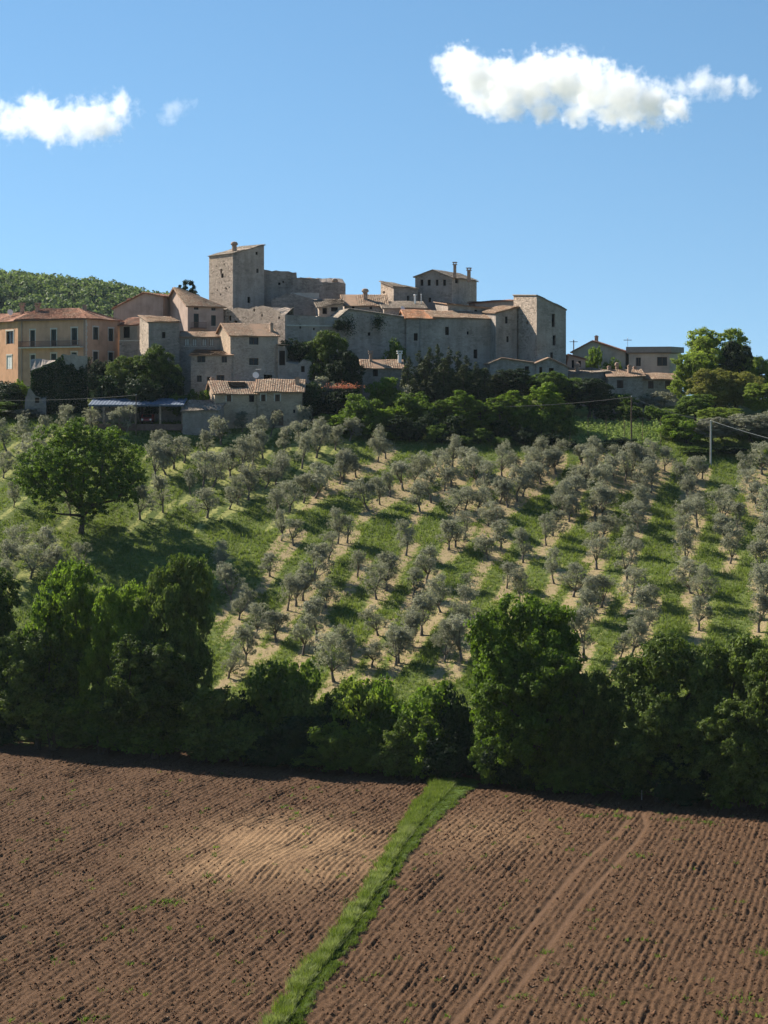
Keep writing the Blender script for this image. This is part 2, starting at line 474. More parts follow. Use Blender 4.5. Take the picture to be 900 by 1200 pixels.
g = k.mix(k.ramp(n1, [(0.4, (0, 0, 0)), (0.7, (0.6, 0.6, 0.6))]), g, (0.16, 0.185, 0.05))
sand = k.ramp(n3, [(0.25, (0.17, 0.13, 0.065)), (0.5, (0.33, 0.255, 0.14)), (0.8, (0.46, 0.37, 0.22))])
da = k.math('ADD', k.attr('dry'), k.math('MULTIPLY', k.math('SUBTRACT', n2, 0.5), 2.6))
yg = k.ramp(n3, [(0.3, (0.14, 0.15, 0.04)), (0.7, (0.27, 0.27, 0.08))])
col = k.mix(k.ramp(da, [(0.15, (0, 0, 0)), (0.45, (1, 1, 1))]), g, yg)
col = k.mix(k.ramp(da, [(0.45, (0, 0, 0)), (0.7, (1, 1, 1))]), col, sand)
la = k.math('ADD', k.attr('lime'), k.math('MULTIPLY', k.math('SUBTRACT', n2, 0.5), 1.2))
col = k.mix(k.ramp(la, [(0.45, (0, 0, 0)), (0.7, (0.85, 0.85, 0.85))]), col, (0.33, 0.33, 0.11))
k.color(col); k.bump(k.math('ADD', n2, n3), 0.12)
M['ground'] = k.m
gme = mesh_np('ground', np.stack([GX, GY, GZ], -1).reshape(-1, 3), FQ, None, {'dry': dry.ravel(), 'lime': lime.ravel()}, M['ground'], True)
tag(link('ground', gme), 'grassy hillside rising from the valley to the village', None, None, 'structure')

# ------------------------------------------------------------------ ploughed field
ts = np.arange(-101, 21, 0.105); ss = np.arange(80, 225, 0.2)
# t axis is across the furrows, s axis along them
TT, SS = np.meshgrid(ts, ss)
FX = TT * dT[0] + SS * dS[0]; FY = TT * dT[1] + SS * dS[1]
half = FY * 450 / F + 5.0
keep = (np.abs(FX) < half) & (FY > 104) & (FY < field_edge(FX) + 7.0)
warp = (fbm(FX / 14, FY / 30, 31, 2) - 0.5) * 1.2 + (fbm(FX / 1.1, FY / 1.6, 33, 2) - 0.5) * 0.22
spos = flat([(330, 1000)])[0]
bumpz = np.exp(-(((FX - spos[0]) / 9) ** 2 + ((FY - spos[1]) / 14) ** 2))
warp += bumpz * 0.35 * np.sin(FY * 0.42)
ph = 2 * np.pi * (TT + warp) / 0.5
rut = np.minimum(np.minimum(pathdist(FX, FY, RUTA), pathdist(FX, FY, RUTB)), pathdist(FX, FY, RUTC) + 0.1)
rut = np.minimum(rut, pathdist(FX, FY, RUTD) + 0.1)
rutm = 1 - sstep(0.12, 0.34, rut)
RUT_LIGHT = 1 - sstep(0.05, 0.22, np.minimum(pathdist(FX, FY, RUTA), pathdist(FX, FY, RUTB)))
sd = pathdist(FX, FY, STRIP)
sw = 0.75 + 1.0 * sstep(150, 190, FY)
strip = 1 - sstep(sw - 0.25, sw + 0.2, sd + (fbm(FX * 1.2, FY * 1.2, 3, 2) - 0.5) * 0.7)
_ma = np.array(STRIP); _xo = FX - np.interp(FY, _ma[:, 1], _ma[:, 0])
DITCH = (1 - sstep(0.12, 0.34, np.abs(_xo - 0.3 - 0.15 * np.sin(FY * 0.35)))) * (1 - sstep(168, 176, FY))
clod = (fbm(FX / 0.55, FY / 0.55, 41, 3) - 0.5) * 0.21 + (vnoise(FX / 0.17, FY / 0.17, 47) - 0.5) * 0.10
patchy = 0.25 + 1.0 * fbm(FX / 3, FY / 5, 77, 3) * (0.5 + vnoise(FX / 0.8, FY / 1.5, 71))
fid = np.floor((TT + warp) / 0.5 - 0.25)
frnd = vnoise(fid * 7.31, SS / 14, 91)               # every furrow turned a little differently
furrow = (0.025 + 0.075 * frnd) * np.sin(ph) + 0.05 * (vnoise((TT + warp) / 1.7, SS / 40, 92) - 0.5)
soft = 1 - 0.55 * bumpz
hz_ = gz(FX, FY) + (1 - rutm) * (furrow * patchy + clod * soft) - 0.07 * rutm
hz_ = hz_ * (1 - strip) + strip * (gz(FX, FY) + 0.16 + 0.1 * fbm(FX * 2, FY * 2, 8, 2) - 0.4 * DITCH)
hz_ += 1.1 * np.exp(-(((FX - 16) / 17) ** 2 + ((FY - 150) / 26) ** 2)) + 0.5 * bumpz
def field_z(X, Y):
    b = np.exp(-(((X - spos[0]) / 9) ** 2 + ((Y - spos[1]) / 14) ** 2))
    return gz(X, Y) + 1.1 * np.exp(-(((X - 16) / 17) ** 2 + ((Y - 150) / 26) ** 2)) + 0.5 * b
sandm = np.clip(bumpz * 1.25 * (0.45 + 1.1 * fbm(FX / 3.2, FY / 3.2, 12, 3)) - 0.15, 0, 1)
spos2 = flat([(560, 985)])[0]
sandm = np.maximum(sandm, 0.5 * np.exp(-(((FX - spos2[0]) / 5) ** 2 + ((FY - spos2[1]) / 9) ** 2)))
idx = -np.ones(FX.shape, np.int64); idx[keep] = np.arange(keep.sum())
q = np.stack([idx[:-1, :-1], idx[:-1, 1:], idx[1:, 1:], idx[1:, :-1]], -1).reshape(-1, 4)
q = q[(q >= 0).all(1)][:, ::-1]
k = N('ploughed soil', 0.97, 0.08)
a1 = k.noise(0.12, 5, 0.6); a2 = k.noise(2.2, 5, 0.7); a3 = k.noise(9, 4, 0.75)
soil = k.ramp(a3, [(0.25, (0.032, 0.0165, 0.0085)), (0.5, (0.09, 0.0495, 0.027)), (0.78, (0.2, 0.119, 0.067))])
soil = k.mix(k.ramp(a1, [(0.35, (0, 0, 0)), (0.65, (0.45, 0.45, 0.45))]), soil, k.ramp(a3, [(0.3, (0.048, 0.026, 0.0145)), (0.7, (0.145, 0.085, 0.048))]))
soil = k.mix(k.math('MULTIPLY', k.attr('sand'), k.ramp(a2, [(0.25, (0.4, 0.4, 0.4)), (0.65, (1, 1, 1))])), soil, k.ramp(a3, [(0.3, (0.2, 0.122, 0.066)), (0.7, (0.36, 0.235, 0.13))]))
soil = k.mix(k.math('MULTIPLY', k.attr('rut'), 0.5), soil, (0.165, 0.098, 0.06))
weed = k.ramp(k.noise(0.55, 6, 0.75), [(0.66, (0, 0, 0)), (0.74, (0.5, 0.5, 0.5))])
soil = k.mix(weed, soil, (0.09, 0.11, 0.035))
soil = k.mix(k.attr('strip'), soil, k.ramp(a2, [(0.3, (0.04, 0.07, 0.015)), (0.7, (0.09, 0.13, 0.03))]))
k.color(soil); k.bump(a3, 0.09)
M['soil'] = k.m
fme = mesh_np('ploughed_field', np.stack([FX[keep], FY[keep], hz_[keep]], -1), q, None,
              {'rut': RUT_LIGHT[keep], 'strip': strip[keep], 'sand': sandm[keep]}, M['soil'])
tag(link('ploughed_field', fme), 'freshly ploughed reddish brown field with furrows and tyre ruts', None, None, 'structure')

# clods lying on the furrows: far too many to count
def clods(n, lo, hi, seed):
    r = np.random.default_rng(seed)
    y = r.uniform(106, 205, n * 2); x = r.uniform(-1, 1, n * 2) * (y * 450 / F + 3)
    ok = (y < field_edge(x)) & (pathdist(x, y, STRIP) > 1.6) & (pathdist(x, y, RUTA) > 0.4) & (pathdist(x, y, RUTB) > 0.4) & (np.exp(-(((x - spos[0]) / 9) ** 2 + ((y - spos[1]) / 14) ** 2)) < 0.35 + 0.6 * r.random(n * 2) ** 3)
    x, y = x[ok][:n], y[ok][:n]; n = len(x)
    z = field_z(x, y) + r.uniform(0.0, 0.12, n)
    s = lo + (hi - lo) * r.random(n) ** 3
    base = np.array([(1, 0, 0), (-1, 0, 0), (0, 1, 0), (0, -1, 0), (0, 0, 1), (0, 0, -1)], float)
    V = base[None] * (s[:, None, None] * r.uniform(0.6, 1.3, (n, 6, 1))) + r.normal(0, 0.2, (n, 6, 3)) * s[:, None, None]
    V += np.stack([x, y, z], -1)[:, None]
    f = np.array([(0, 2, 4), (2, 1, 4), (1, 3, 4), (3, 0, 4), (2, 0, 5), (1, 2, 5), (3, 1, 5), (0, 3, 5)])
    Fc = (np.arange(n)[:, None, None] * 6 + f[None]).reshape(-1, 3)
    return mesh_np('soil_clods', V.reshape(-1, 3), Fc, np.repeat(r.random(n), 8), None, None)
k = N('dry clods', 0.97, 0.05)
k.color(k.ramp(k.attr('rnd'), [(0.0, (0.045, 0.022, 0.013)), (0.5, (0.1, 0.053, 0.031)), (0.94, (0.16, 0.092, 0.056)), (1.0, (0.26, 0.18, 0.12))]))
cme = clods(27000, 0.025, 0.12, 5); cme.materials.append(k.m)
tag(link('soil_clods', cme), 'loose clods of earth scattered over the ploughed field', 'soil clods', None, 'stuff')

# ------------------------------------------------------------------ grass blades
def blades(name, P, h, wdt, rnd, mat, lean=0.35, seed=0, per=3):
    r = np.random.default_rng(seed)
    P = np.repeat(P, per, 0); h = np.repeat(h, per); rnd = np.repeat(rnd, per)
    n = len(P)
    P = P + np.column_stack([r.normal(0, 0.09, (n, 2)), np.zeros(n)])
    a = r.uniform(0, 2 * np.pi, n); h = h * r.uniform(0.6, 1.15, n)
    side = np.column_stack([np.cos(a), np.sin(a), np.zeros(n)]) * (wdt * r.uniform(0.6, 1.3, n))[:, None]
    tip = np.column_stack([r.normal(0, lean, (n, 2)) * h[:, None], h])
    P = P - np.array((0, 0, 0.05))
    V = np.stack([P - side, P + side, P + tip], 1).reshape(-1, 3)
    return mesh_np(name, V, np.arange(n * 3).reshape(-1, 3), np.clip(rnd + r.normal(0, 0.15, n), 0, 1), None, mat)

n = 120000
y = rng.uniform(203, 312, n); x = rng.uniform(-1, 1, n) * (y * 450 / F + 6)
hit_ = vnoise(x / 2.2, y / 2.2, 9)
dryn = np.zeros(n)
for (ox, oy, a, b) in OA:
    dx = x - ox; dy = y - oy
    t = np.abs(dx * dT[0] + dy * dT[1]); s = np.abs(dx * dS[0] + dy * dS[1])
    dryn = np.maximum(dryn, (1 - sstep(0.5, 1.6, t)) * (1 - sstep(3, 6, s)))
ok = (dryn < 0.3 + 0.45 * fbm(x / 1.6, y / 1.6, 55, 2)) & (y > field_edge(x) + 9) | (rng.random(n) < 0.1) & (y > field_edge(x) + 9)
x, y, hit_ = x[ok], y[ok], hit_[ok]
P = np.column_stack([x, y, gz(x, y)])
gh = 0.18 + 0.5 * fbm(x / 4, y / 4, 21, 3) ** 1.5 + 0.15 * hit_
tag(link('grove_grass', blades('grove_grass', P, gh, 0.055, fbm(x / 3, y / 3, 90, 3) * 1.2 - 0.1, M['grass'], 0.4, 3, 3)),
    'tall green grass between the olive rows', 'grass', None, 'stuff')

r = np.random.default_rng(8)
n = 26000
y = r.uniform(106, 190, n * 12); x = r.uniform(-9, 9, n * 12)
sd_ = pathdist(x, y, STRIP); sw_ = 0.7 + 1.0 * sstep(150, 190, y)
ok = sd_ < sw_ + r.normal(0, 0.14, len(x)) + (fbm(x / 0.9, y / 0.9, 19, 3) - 0.5) * 1.3
x, y = x[ok][:n], y[ok][:n]
# a little ditch runs along the middle of the strip
mid = np.array(STRIP)
xm = np.interp(y, mid[:, 1], mid[:, 0])
off = x - xm
ditch = (np.abs(off - 0.25 - 0.15 * np.sin(y * 0.35)) < 0.1 + 0.1 * fbm(y / 2, x * 0, 2, 2)) & (y < 174)
left = off < 0.1
P = np.column_stack([x, y, field_z(x, y) + 0.16])[~ditch]
gh = np.where(left, 0.55, 0.22)[~ditch] * (0.25 + 1.5 * fbm(x[~ditch] / 0.55, y[~ditch] / 0.55, 4, 3) ** 1.4)
rr = np.where(left, 0.75, 0.45)[~ditch] * (0.5 + 0.8 * fbm(x[~ditch] / 1.5, y[~ditch] / 1.5, 6, 2))
pale = left[~ditch] & (y[~ditch] < 165) & (fbm(x[~ditch] / 1.2, y[~ditch] / 1.2, 63, 2) > 0.45) & (r.random((~ditch).sum()) < 0.8)
tag(link('strip_grass', blades('strip_grass', P[~pale], gh[~pale], 0.035, rr[~pale], M['grass'], 0.45, 5, 3)),
    'green grass strip dividing the two ploughed fields', 'grass', None, 'stuff')
tag(link('seeding_grass', blades('seeding_grass', P[pale], gh[pale] * 1.15, 0.03, rr[pale], M['grass_pale'], 0.5, 6, 3)),
    'pale seeding grass heads along the ditch in the grass strip', 'grass', None, 'stuff')
# weeds dotted over the soil
WEEDS = [(197, 1055, 0.5, 120), (160, 1062, 0.3, 40), (105, 1190, 0.3, 50), (45, 1197, 0.3, 40), (243, 1028, 0.25, 30), (750, 1017, 0.4, 60), (690, 1165, 0.5, 60), (610, 1167, 0.3, 40),
         (895, 1120, 0.5, 70), (870, 1170, 0.6, 80), (690, 962, 0.5, 70), (725, 962, 0.4, 60), (830, 968, 0.5, 60), (790, 965, 0.7, 60), (640, 1120, 0.3, 30)]
wp_ = []
for (px, py, s, c) in WEEDS:
    D = 34.3 * F / (py - HOR); X = Wx(px, D)
    wp_.append(np.column_stack([X + r.normal(0, s, c // 2), D + r.normal(0, s, c // 2)]))
for i in range(260):                                     # single seedlings everywhere
    yw = r.uniform(108, 195); xw = r.uniform(-1, 1) * yw * 450 / F
    if yw < field_edge(xw) - 1: wp_.append(np.column_stack([xw + r.normal(0, 0.12, 5), yw + r.normal(0, 0.12, 5)]))
q2 = np.concatenate(wp_)
P = np.column_stack([q2, field_z(q2[:, 0], q2[:, 1])])
tag(link('weeds', blades('weeds', P, r.uniform(0.15, 0.35, len(P)), 0.04, r.random(len(P)), M['leaf_mid'], 0.6, 12, 3)),
    'green weeds sprouting here and there out of the bare ploughed soil', 'weeds', None, 'stuff')

# ------------------------------------------------------------------ plants
def leaf_quads(r, C, Nrm, size, asp, rnd):
    n = len(C)
    Nrm = Nrm / (np.linalg.norm(Nrm, axis=1, keepdims=True) + 1e-9)
    t = np.cross(Nrm, r.normal(0, 1, (n, 3))); t /= np.linalg.norm(t, axis=1, keepdims=True) + 1e-9
    b = np.cross(Nrm, t)
    s = (size * r.uniform(0.6, 1.35, n))[:, None]
    V = np.stack([C - t * s * 0.5, C + b * s * asp * 0.5 + t * s * 0.05, C + t * s * 0.5, C - b * s * asp * 0.5 + t * s * 0.05], 1).reshape(-1, 3)
    return V, np.arange(n * 4).reshape(-1, 4), rnd

def crown_mesh(name, lobes, n, size, asp, mat, seed, clump_r=0.5, nclump=None, up=0.35, shell=0.55):
    """leaf-sized faces in twig clumps over a set of ellipsoid lobes"""
    r = np.random.default_rng(seed)
    L = np.array([(*c, *rd) for c, rd in lobes], float)
    wgt = (L[:, 3] * L[:, 5]); wgt = wgt / wgt.sum()
    nclump = nclump or max(30, n // 45)
    li = r.choice(len(L), nclump, p=wgt)
    d = r.normal(0, 1, (nclump, 3)); d[:, 2] += 0.25; d /= np.linalg.norm(d, axis=1, keepdims=True)
    rad = shell + (1.03 - shell) * r.random(nclump) ** 0.6
    C = L[li, :3] + d * L[li, 3:] * rad[:, None]
    crnd = r.random(nclump)
    csz = clump_r * r.uniform(0.55, 1.3, nclump)
    ci = r.integers(0, nclump, n)
    off = r.normal(0, 1, (n, 3)); off /= np.linalg.norm(off, axis=1, keepdims=True)
    off *= (r.random(n) ** 0.45)[:, None]; off[:, 2] *= 0.75
    P = C[ci] + off * csz[ci][:, None]
    Nn = d[ci] * 0.5 + off * 0.5 + r.normal(0, 0.55, (n, 3)); Nn[:, 2] += up
    rnd = np.clip(0.65 * crnd[ci] + 0.35 * r.random(n), 0, 1)
    V, Fc, rnd = leaf_quads(r, P, Nn, size, asp, rnd)
    return mesh_np(name, V, Fc, rnd, None, mat)

def limbs(mb, r, base, top, r0, targets):
    """tapered trunk and limbs out to the lobes"""
    b = np.array(base, float); t = np.array(top, float)
    m1 = b + (t - b) * 0.35 + np.array((*r.normal(0, 0.05, 2), 0)) * np.linalg.norm(t - b)
    mb.tube([b - (0, 0, 0.4), b, m1, t], [r0 * 1.35, r0 * 1.15, r0 * 0.85, r0 * 0.7], 8)
    for g_ in targets:
        g_ = np.array(g_, float)
        s0 = m1 + (t - m1) * r.uniform(0.4, 1.0)
        mid_ = s0 + (g_ - s0) * 0.5 + r.normal(0, 0.1, 3) * np.linalg.norm(g_ - s0)
        mb.tube([s0, mid_, g_], [r0 * 0.55, r0 * 0.36, r0 * 0.12], 6)

TREES = {}
def proto(kind, idx, trunk_me, crown_me): TREES[(kind, idx)] = (trunk_me, crown_me)

# broadleaf prototypes, unit size: 10 m tall, 10 m wide
for v in range(6):
    r = np.random.default_rng(100 + v)
    lobes = []
    nl = 17
    for i in range(nl):
        a = i * 2.4 + r.uniform(-0.4, 0.4); hh = 3.0 + 6.0 * ((i + 0.5) / nl)
        env = math.sin(min(1, (hh - 1.0) / 9.6) * math.pi) ** 0.6
        rr_ = 3.3 * env * r.uniform(0.55, 1.1)
        s = r.uniform(1.2, 2.1)
        lobes.append(((rr_ * math.cos(a), rr_ * math.sin(a), hh), (s, s, s * 0.85)))
    lobes.append(((0.3, 0, 9.0), (1.3, 1.3, 1.0)))
    cm = crown_mesh('broadleaf_crown', lobes, 44000, 0.235, 0.75, M['leaf_hedge'], 200 + v, 0.5, 800)
    mb = MB(); limbs(mb, r, (0, 0, 0), (0.2, 0, 4.2), 0.3, [l[0] for l in lobes[::2]])
    proto('broad', v, mb.mesh('broadleaf_trunk', M['bark'], smooth=True), cm)
# bushes: 4 m tall, 5 m wide
for v in range(4):
    r = np.random.default_rng(140 + v)
    lobes = []
    for i in range(11):
        a = r.uniform(0, 6.28); q_ = r.uniform(0.2, 1.6)
        s = r.uniform(0.8, 1.25); lobes.append(((q_ * math.cos(a), q_ * math.sin(a), r.uniform(0.8, 3.0)), (s, s, s * 0.9)))
    cm = crown_mesh('bush_crown', lobes, 9000, 0.2, 0.75, M['leaf_mid'], 240 + v, 0.36, 260, shell=0.4)
    mb = MB()
    for i in range(6):
        g_ = np.array(lobes[i][0]); mb.tube([(0.1 * i - 0.3, 0, -0.3), g_ * (0.4, 0.4, 0.5), g_], [0.07, 0.05, 0.02], 5)
    proto('bush', v, mb.mesh('bush_stem', M['bark']), cm)
# poplar-like upright trees: 10 m tall, 5 m wide
for v in range(2):
    r = np.random.default_rng(170 + v)
    lobes = []
    for i in range(13):
        hh = 1.6 + 7.6 * i / 12; a = i * 2.3
        e = 1.5 * math.sin(math.pi * min(1, (hh + 1.0) / 11)) ** 0.8
        s = r.uniform(0.8, 1.25); lobes.append(((e * math.cos(a), e * math.sin(a), hh), (s, s, s * 1.15)))
    cm = crown_mesh('upright_crown', lobes, 12000, 0.26, 0.7, M['leaf_bright'], 270 + v, 0.42, 300)
    mb = MB(); limbs(mb, r, (0, 0, 0), (0.1, 0, 6.5), 0.16, [l[0] for l in lobes[2::2]])
    proto('upright', v, mb.mesh('upright_trunk', M['bark'], smooth=True), cm)
# cypress: 10 m tall, 2.6 m wide
for v in range(3):
    r = np.random.default_rng(180 + v)
    lobes = []
    for i in range(26):
        hh = 0.8 + 8.9 * i / 25; a = r.uniform(0, 6.28)
        e = 1.05 * (math.sin(math.pi * (0.12 + 0.86 * hh / 10.2)) ** 0.7)
        s = max(0.22, e * 0.55)
        lobes.append(((e * 0.55 * math.cos(a), e * 0.55 * math.sin(a), hh), (s, s, s * 2.0)))
    cm = crown_mesh('cypress_crown', lobes, 9000, 0.2, 0.6, M['leaf_cypress'], 280 + v, 0.26, 330, up=0.6)
    mb = MB(); mb.tube([(0, 0, -0.4), (0, 0, 3), (0, 0, 9)], [0.2, 0.15, 0.03], 7)
    proto('cypress', v, mb.mesh('cypress_trunk', M['bark']), cm)
# pine on the skyline: 10 m tall, 7 m wide, in tiers
r = np.random.default_rng(190)
lobes = []
for i in range(30):
    hh = 2.0 + 7.7 * i / 29; e = 2.9 * (1 - (hh - 2) / 8.6) + 0.25; a = i * 2.4
    lobes.append(((e * 0.75 * math.cos(a), e * 0.75 * math.sin(a), hh), (max(0.35, e * 0.5), max(0.35, e * 0.5), 0.35)))
mb = MB(); mb.tube([(0, 0, -0.4), (0, 0, 5), (0, 0, 9.8)], [0.24, 0.16, 0.04], 7)
proto('pine', 0, mb.mesh('pine_trunk', M['bark']), crown_mesh('pine_crown', lobes, 8000, 0.24, 0.4, M['leaf_dark'], 290, 0.32, 320))
# olives: real size, about 4.8 m tall
NOL = 14
for v in range(NOL):
    r = np.random.default_rng(300 + v)
    lobes = []; heads = []
    nl = r.integers(6, 9)
    lean = r.normal(0, 0.35, 2)
    for i in range(nl):
        a = 2 * math.pi * i / nl + r.uniform(-0.5, 0.5)
        q_ = r.uniform(0.4, 1.45); s = r.uniform(0.7, 1.1)
        c = (q_ * math.cos(a) + lean[0], q_ * math.sin(a) + lean[1], r.uniform(1.45, 3.9)); heads.append(c)
        lobes.append((c, (s, s, s * 0.9)))
    for i in range(4):
        lobes.append(((r.uniform(-0.7, 0.7) + lean[0], r.uniform(-0.7, 0.7), r.uniform(3.0, 4.2)), (0.75, 0.75, 0.65)))
    cm = crown_mesh('olive_crown', lobes, int(r.integers(3600, 7600)), 0.19, 0.34, M['leaf_olive'], 320 + v, 0.3, 240, up=0.2, shell=0.35)
    mb = MB()
    kx, ky = r.normal(0, 0.16, 2)
    fk = np.array((kx, ky, r.uniform(0.8, 1.25)))
    mb.tube([(0, 0, -0.4), (0, 0, 0.05), fk * 0.55 + np.array((r.normal(0, 0.05), 0, 0)), fk], [0.24, 0.19, 0.13, 0.13], 8)
    for c in heads[:5]:
        c = np.array(c); m_ = fk + (c - fk) * 0.5 + r.normal(0, 0.12, 3)
        mb.tube([fk - (0, 0, 0.1), m_, c], [0.09, 0.06, 0.02], 6)
    proto('olive', v, mb.mesh('olive_trunk', M['olive_bark'], smooth=True), cm)

SIZE = {'broad': (10.0, 10.0), 'bush': (4.0, 5.0), 'upright': (10.0, 5.0), 'cypress': (10.0, 2.8), 'pine': (10.0, 6.2), 'olive': (4.9, 4.6)}
PARTNAME = {'bush': 'stem'}
def plant(name, label, cat, kind, v, loc, h, wd, rz=0.0, mat=None, group=None, depth=None, lean=(0, 0)):
    tm, cm = TREES[(kind, v)]
    root = empty(name, loc, label, cat, group)
    H, Wd = SIZE[kind]
    root.scale = (wd / Wd, (depth or wd) / Wd, h / H)
    root.rotation_euler = (lean[0], lean[1], 0)
    for nm, me in ((PARTNAME.get(kind, 'trunk'), tm), ('crown', cm)):
        o = link(nm, me, root)
        o.rotation_euler = (0, 0, rz)
        if nm == 'crown' and mat:
            o.material_slots[0].link = 'OBJECT'; o.material_slots[0].material = M[mat]
    return root

def plant_px(name, label, cat, kind, v, px, top, wpx, D, mat=None, group=None, rz=None, base=None, dep=None):
    """stand a plant on the ground at distance D so that it spans the traced extent"""
    X = Wx(px, D); z0 = gz1(X, D) if base is None else base
    h = max(0.8, Wz(top, D) - z0)
    return plant(name, label, cat, kind, v, (X, D, z0), h, wpx / F * D, rng.uniform(0, 6.28) if rz is None else rz, mat, group, dep)

# ---- the olive grove
def olive_label(a, b):
    if b > 765: return ('olive tree at the foot of the grove just above the hedgerow', 'olives at the foot of the grove')
    if a < 62 and b < 600 or a < 20 and b < 640: return ('grey olive tree on the slope beside the big round oak', 'olives beside the oak')
    if a < 100 and b > 640: return ('grey olive tree below the oak, above the tall hedgerow trees', 'olives below the oak')
    if a < 160 and b < 520: return ('olive tree between the round oak and the long open shed', 'olives by the shed')
    if b < 540 and a < 420: return ('olive tree close below the stone farmhouse', 'olives below the farmhouse')
    if a < 420 and b < 625 and a + 0.9 * (b - 560) < 385: return ('olive tree in the tall grass rows between oak and farmhouse slope', 'olives in the grassy rows')
    if b < 562: return ('olive tree along the upper edge of the grove, below the vineyard and cypresses', 'olives along the upper edge')
    if a > 660: return ('olive tree in the straight steep rows below the concrete post', 'olives in the straight steep rows')
    return ('olive tree on the dry sandy rows in the middle of the grove', 'olives on the sandy rows')
for i, (x, y, z, a, b) in enumerate(OLV):
    lb, gp = olive_label(a, b)
    s = rng.uniform(0.7, 1.06)
    if b < 615: s = min(1.05, s * 0.97)
    ln = (rng.normal(0, 0.09), rng.normal(0, 0.09))
    if (a, b) == (806, 576):
        lb, gp, ln = 'olive tree with a bare trunk leaning up towards the vineyard side', None, (0, -0.28)
    if (a, b) in ((552, 693), (594, 690), (484, 701), (316, 676)): s *= 0.72
    sz = 'small ' if s < 0.8 else ('large ' if s > 0.98 else '')
    if gp: lb = sz + lb; gp = sz + gp
    plant('olive_tree', lb, 'olive tree', 'olive', int(rng.integers(0, NOL)), (x, y, z), 5.1 * s * rng.uniform(0.84, 1.14), 4.6 * s * rng.uniform(0.86, 1.16), rng.uniform(0, 6.28), None, gp, None, ln)

# ---- the big round oak on the left of the grove
ox, oy, oz = hit(95, 626)
r = np.random.default_rng(77)
lobes = []
def olobe(px, py, rp, dy=0.0, sq=0.85):
    D = oy + dy
    lobes.append(((Wx(px, oy) - ox, dy, Wz(py, oy) - oz), (rp / F * oy, rp / F * oy * 1.0, rp / F * oy * sq)))
for t in [(62, 522, 27, 1), (95, 512, 25, 0), (125, 520, 27, -1), (150, 540, 24, 1), (40, 548, 24, 0), (70, 545, 27, -3.5), (108, 545, 30, -3.5), (140, 565, 26, -1.5), (162, 560, 15, 0.5),
          (48, 575, 22, 0), (82, 572, 26, -2), (118, 580, 26, -2.5), (150, 580, 16, 0), (28, 560, 15, 1), (70, 520, 20, 3), (110, 530, 28, 4), (80, 555, 28, 4), (130, 560, 28, 4.2), (50, 560, 20, 3.5),
          (105, 600, 16, -1), (62, 600, 9, -1), (92, 500, 15, -2)]:
    olobe(*t)
root = empty('oak_tree', (ox, oy, oz), 'large round-crowned green oak standing alone above the hedgerow', 'tree')
mb = MB(); limbs(mb, r, (0, 0, 0), (0.3, 0, 3.6), 0.38, [l[0] for l in lobes[::2]])
mb.build('trunk', M['bark'], root, smooth=True)
link('crown', crown_mesh('oak_crown', lobes, 70000, 0.24, 0.8, M['leaf_oak'], 78, 0.55, 1100, shell=0.3), root)

# ------------------------------------------------------------------ buildings
def U(a): return a / (np.linalg.norm(a) + 1e-12)

def roof_patch(mb, E0, E1, T1, T0, thick=0.14, tile=True, seed=0):
    """tiled roof plane: eave E0-E1, upper edge T0-T1; rows of uneven half-round tiles"""
    E0, E1, T1, T0 = [np.array(p, float) for p in (E0, E1, T1, T0)]
    r = np.random.default_rng(seed)
    nrm = np.cross(E1 - E0, (T0 + T1) / 2 - E0); nrm = U(nrm)
    if nrm[2] < 0: nrm = -nrm
    if tile:
        W_ = max(np.linalg.norm(E1 - E0), np.linalg.norm(T1 - T0)); L_ = max(np.linalg.norm(T0 - E0), np.linalg.norm(T1 - E1))
        nu = max(4, int(W_ / 0.17)); nv = max(2, int(L_ / 0.42))
        uu = np.linspace(0, 1, nu + 1)
        prof = np.where(np.arange(nu + 1) % 2 == 0, 0.0, 0.055)
        sag = 0.06 * np.sin(uu * 3.1 + r.uniform(0, 6)) + 0.04 * np.sin(uu * 11 + r.uniform(0, 6))
        for j in range(nv):
            v0, v1 = j / nv, (j + 1.08) / nv
            jit0 = r.normal(0, 0.035, nu + 1) / max(L_, 1); jit = r.normal(0, 0.012, nu + 1)
            lo = []; hi = []
            for i, u in enumerate(uu):
                a = v0 + jit0[i]; b = min(1, v1)
                pa = (E0 + (E1 - E0) * u) * (1 - a) + (T0 + (T1 - T0) * u) * a
                pb = (E0 + (E1 - E0) * u) * (1 - b) + (T0 + (T1 - T0) * u) * b
                lo.append(pa + nrm * (prof[i] + 0.05 + jit[i] + sag[i])); hi.append(pb + nrm * (prof[i] + sag[i]))
            n0 = len(mb.v)
            mb.v += [tuple(p) for p in lo + hi]
            for i in range(nu):
                mb.f.append((n0 + i, n0 + i + 1, n0 + nu + 2 + i, n0 + nu + 1 + i)); mb.r.append(float(np.clip(r.normal(0.5, 0.25), 0, 1)))
    dn = nrm * thick
    P = [E0, E1, T1, T0]
    if np.linalg.norm(T1 - T0) < 0.05: P = [E0, E1, T1]
    up = nrm * (-0.005)
    mb.poly([p + up for p in P], 0.4); mb.poly([p - dn for p in P][::-1], 0.1)
    for i in range(len(P)):
        a, b = P[i], P[(i + 1) % len(P)]
        mb.poly([a + up, a - dn, b - dn, b + up], 0.3)

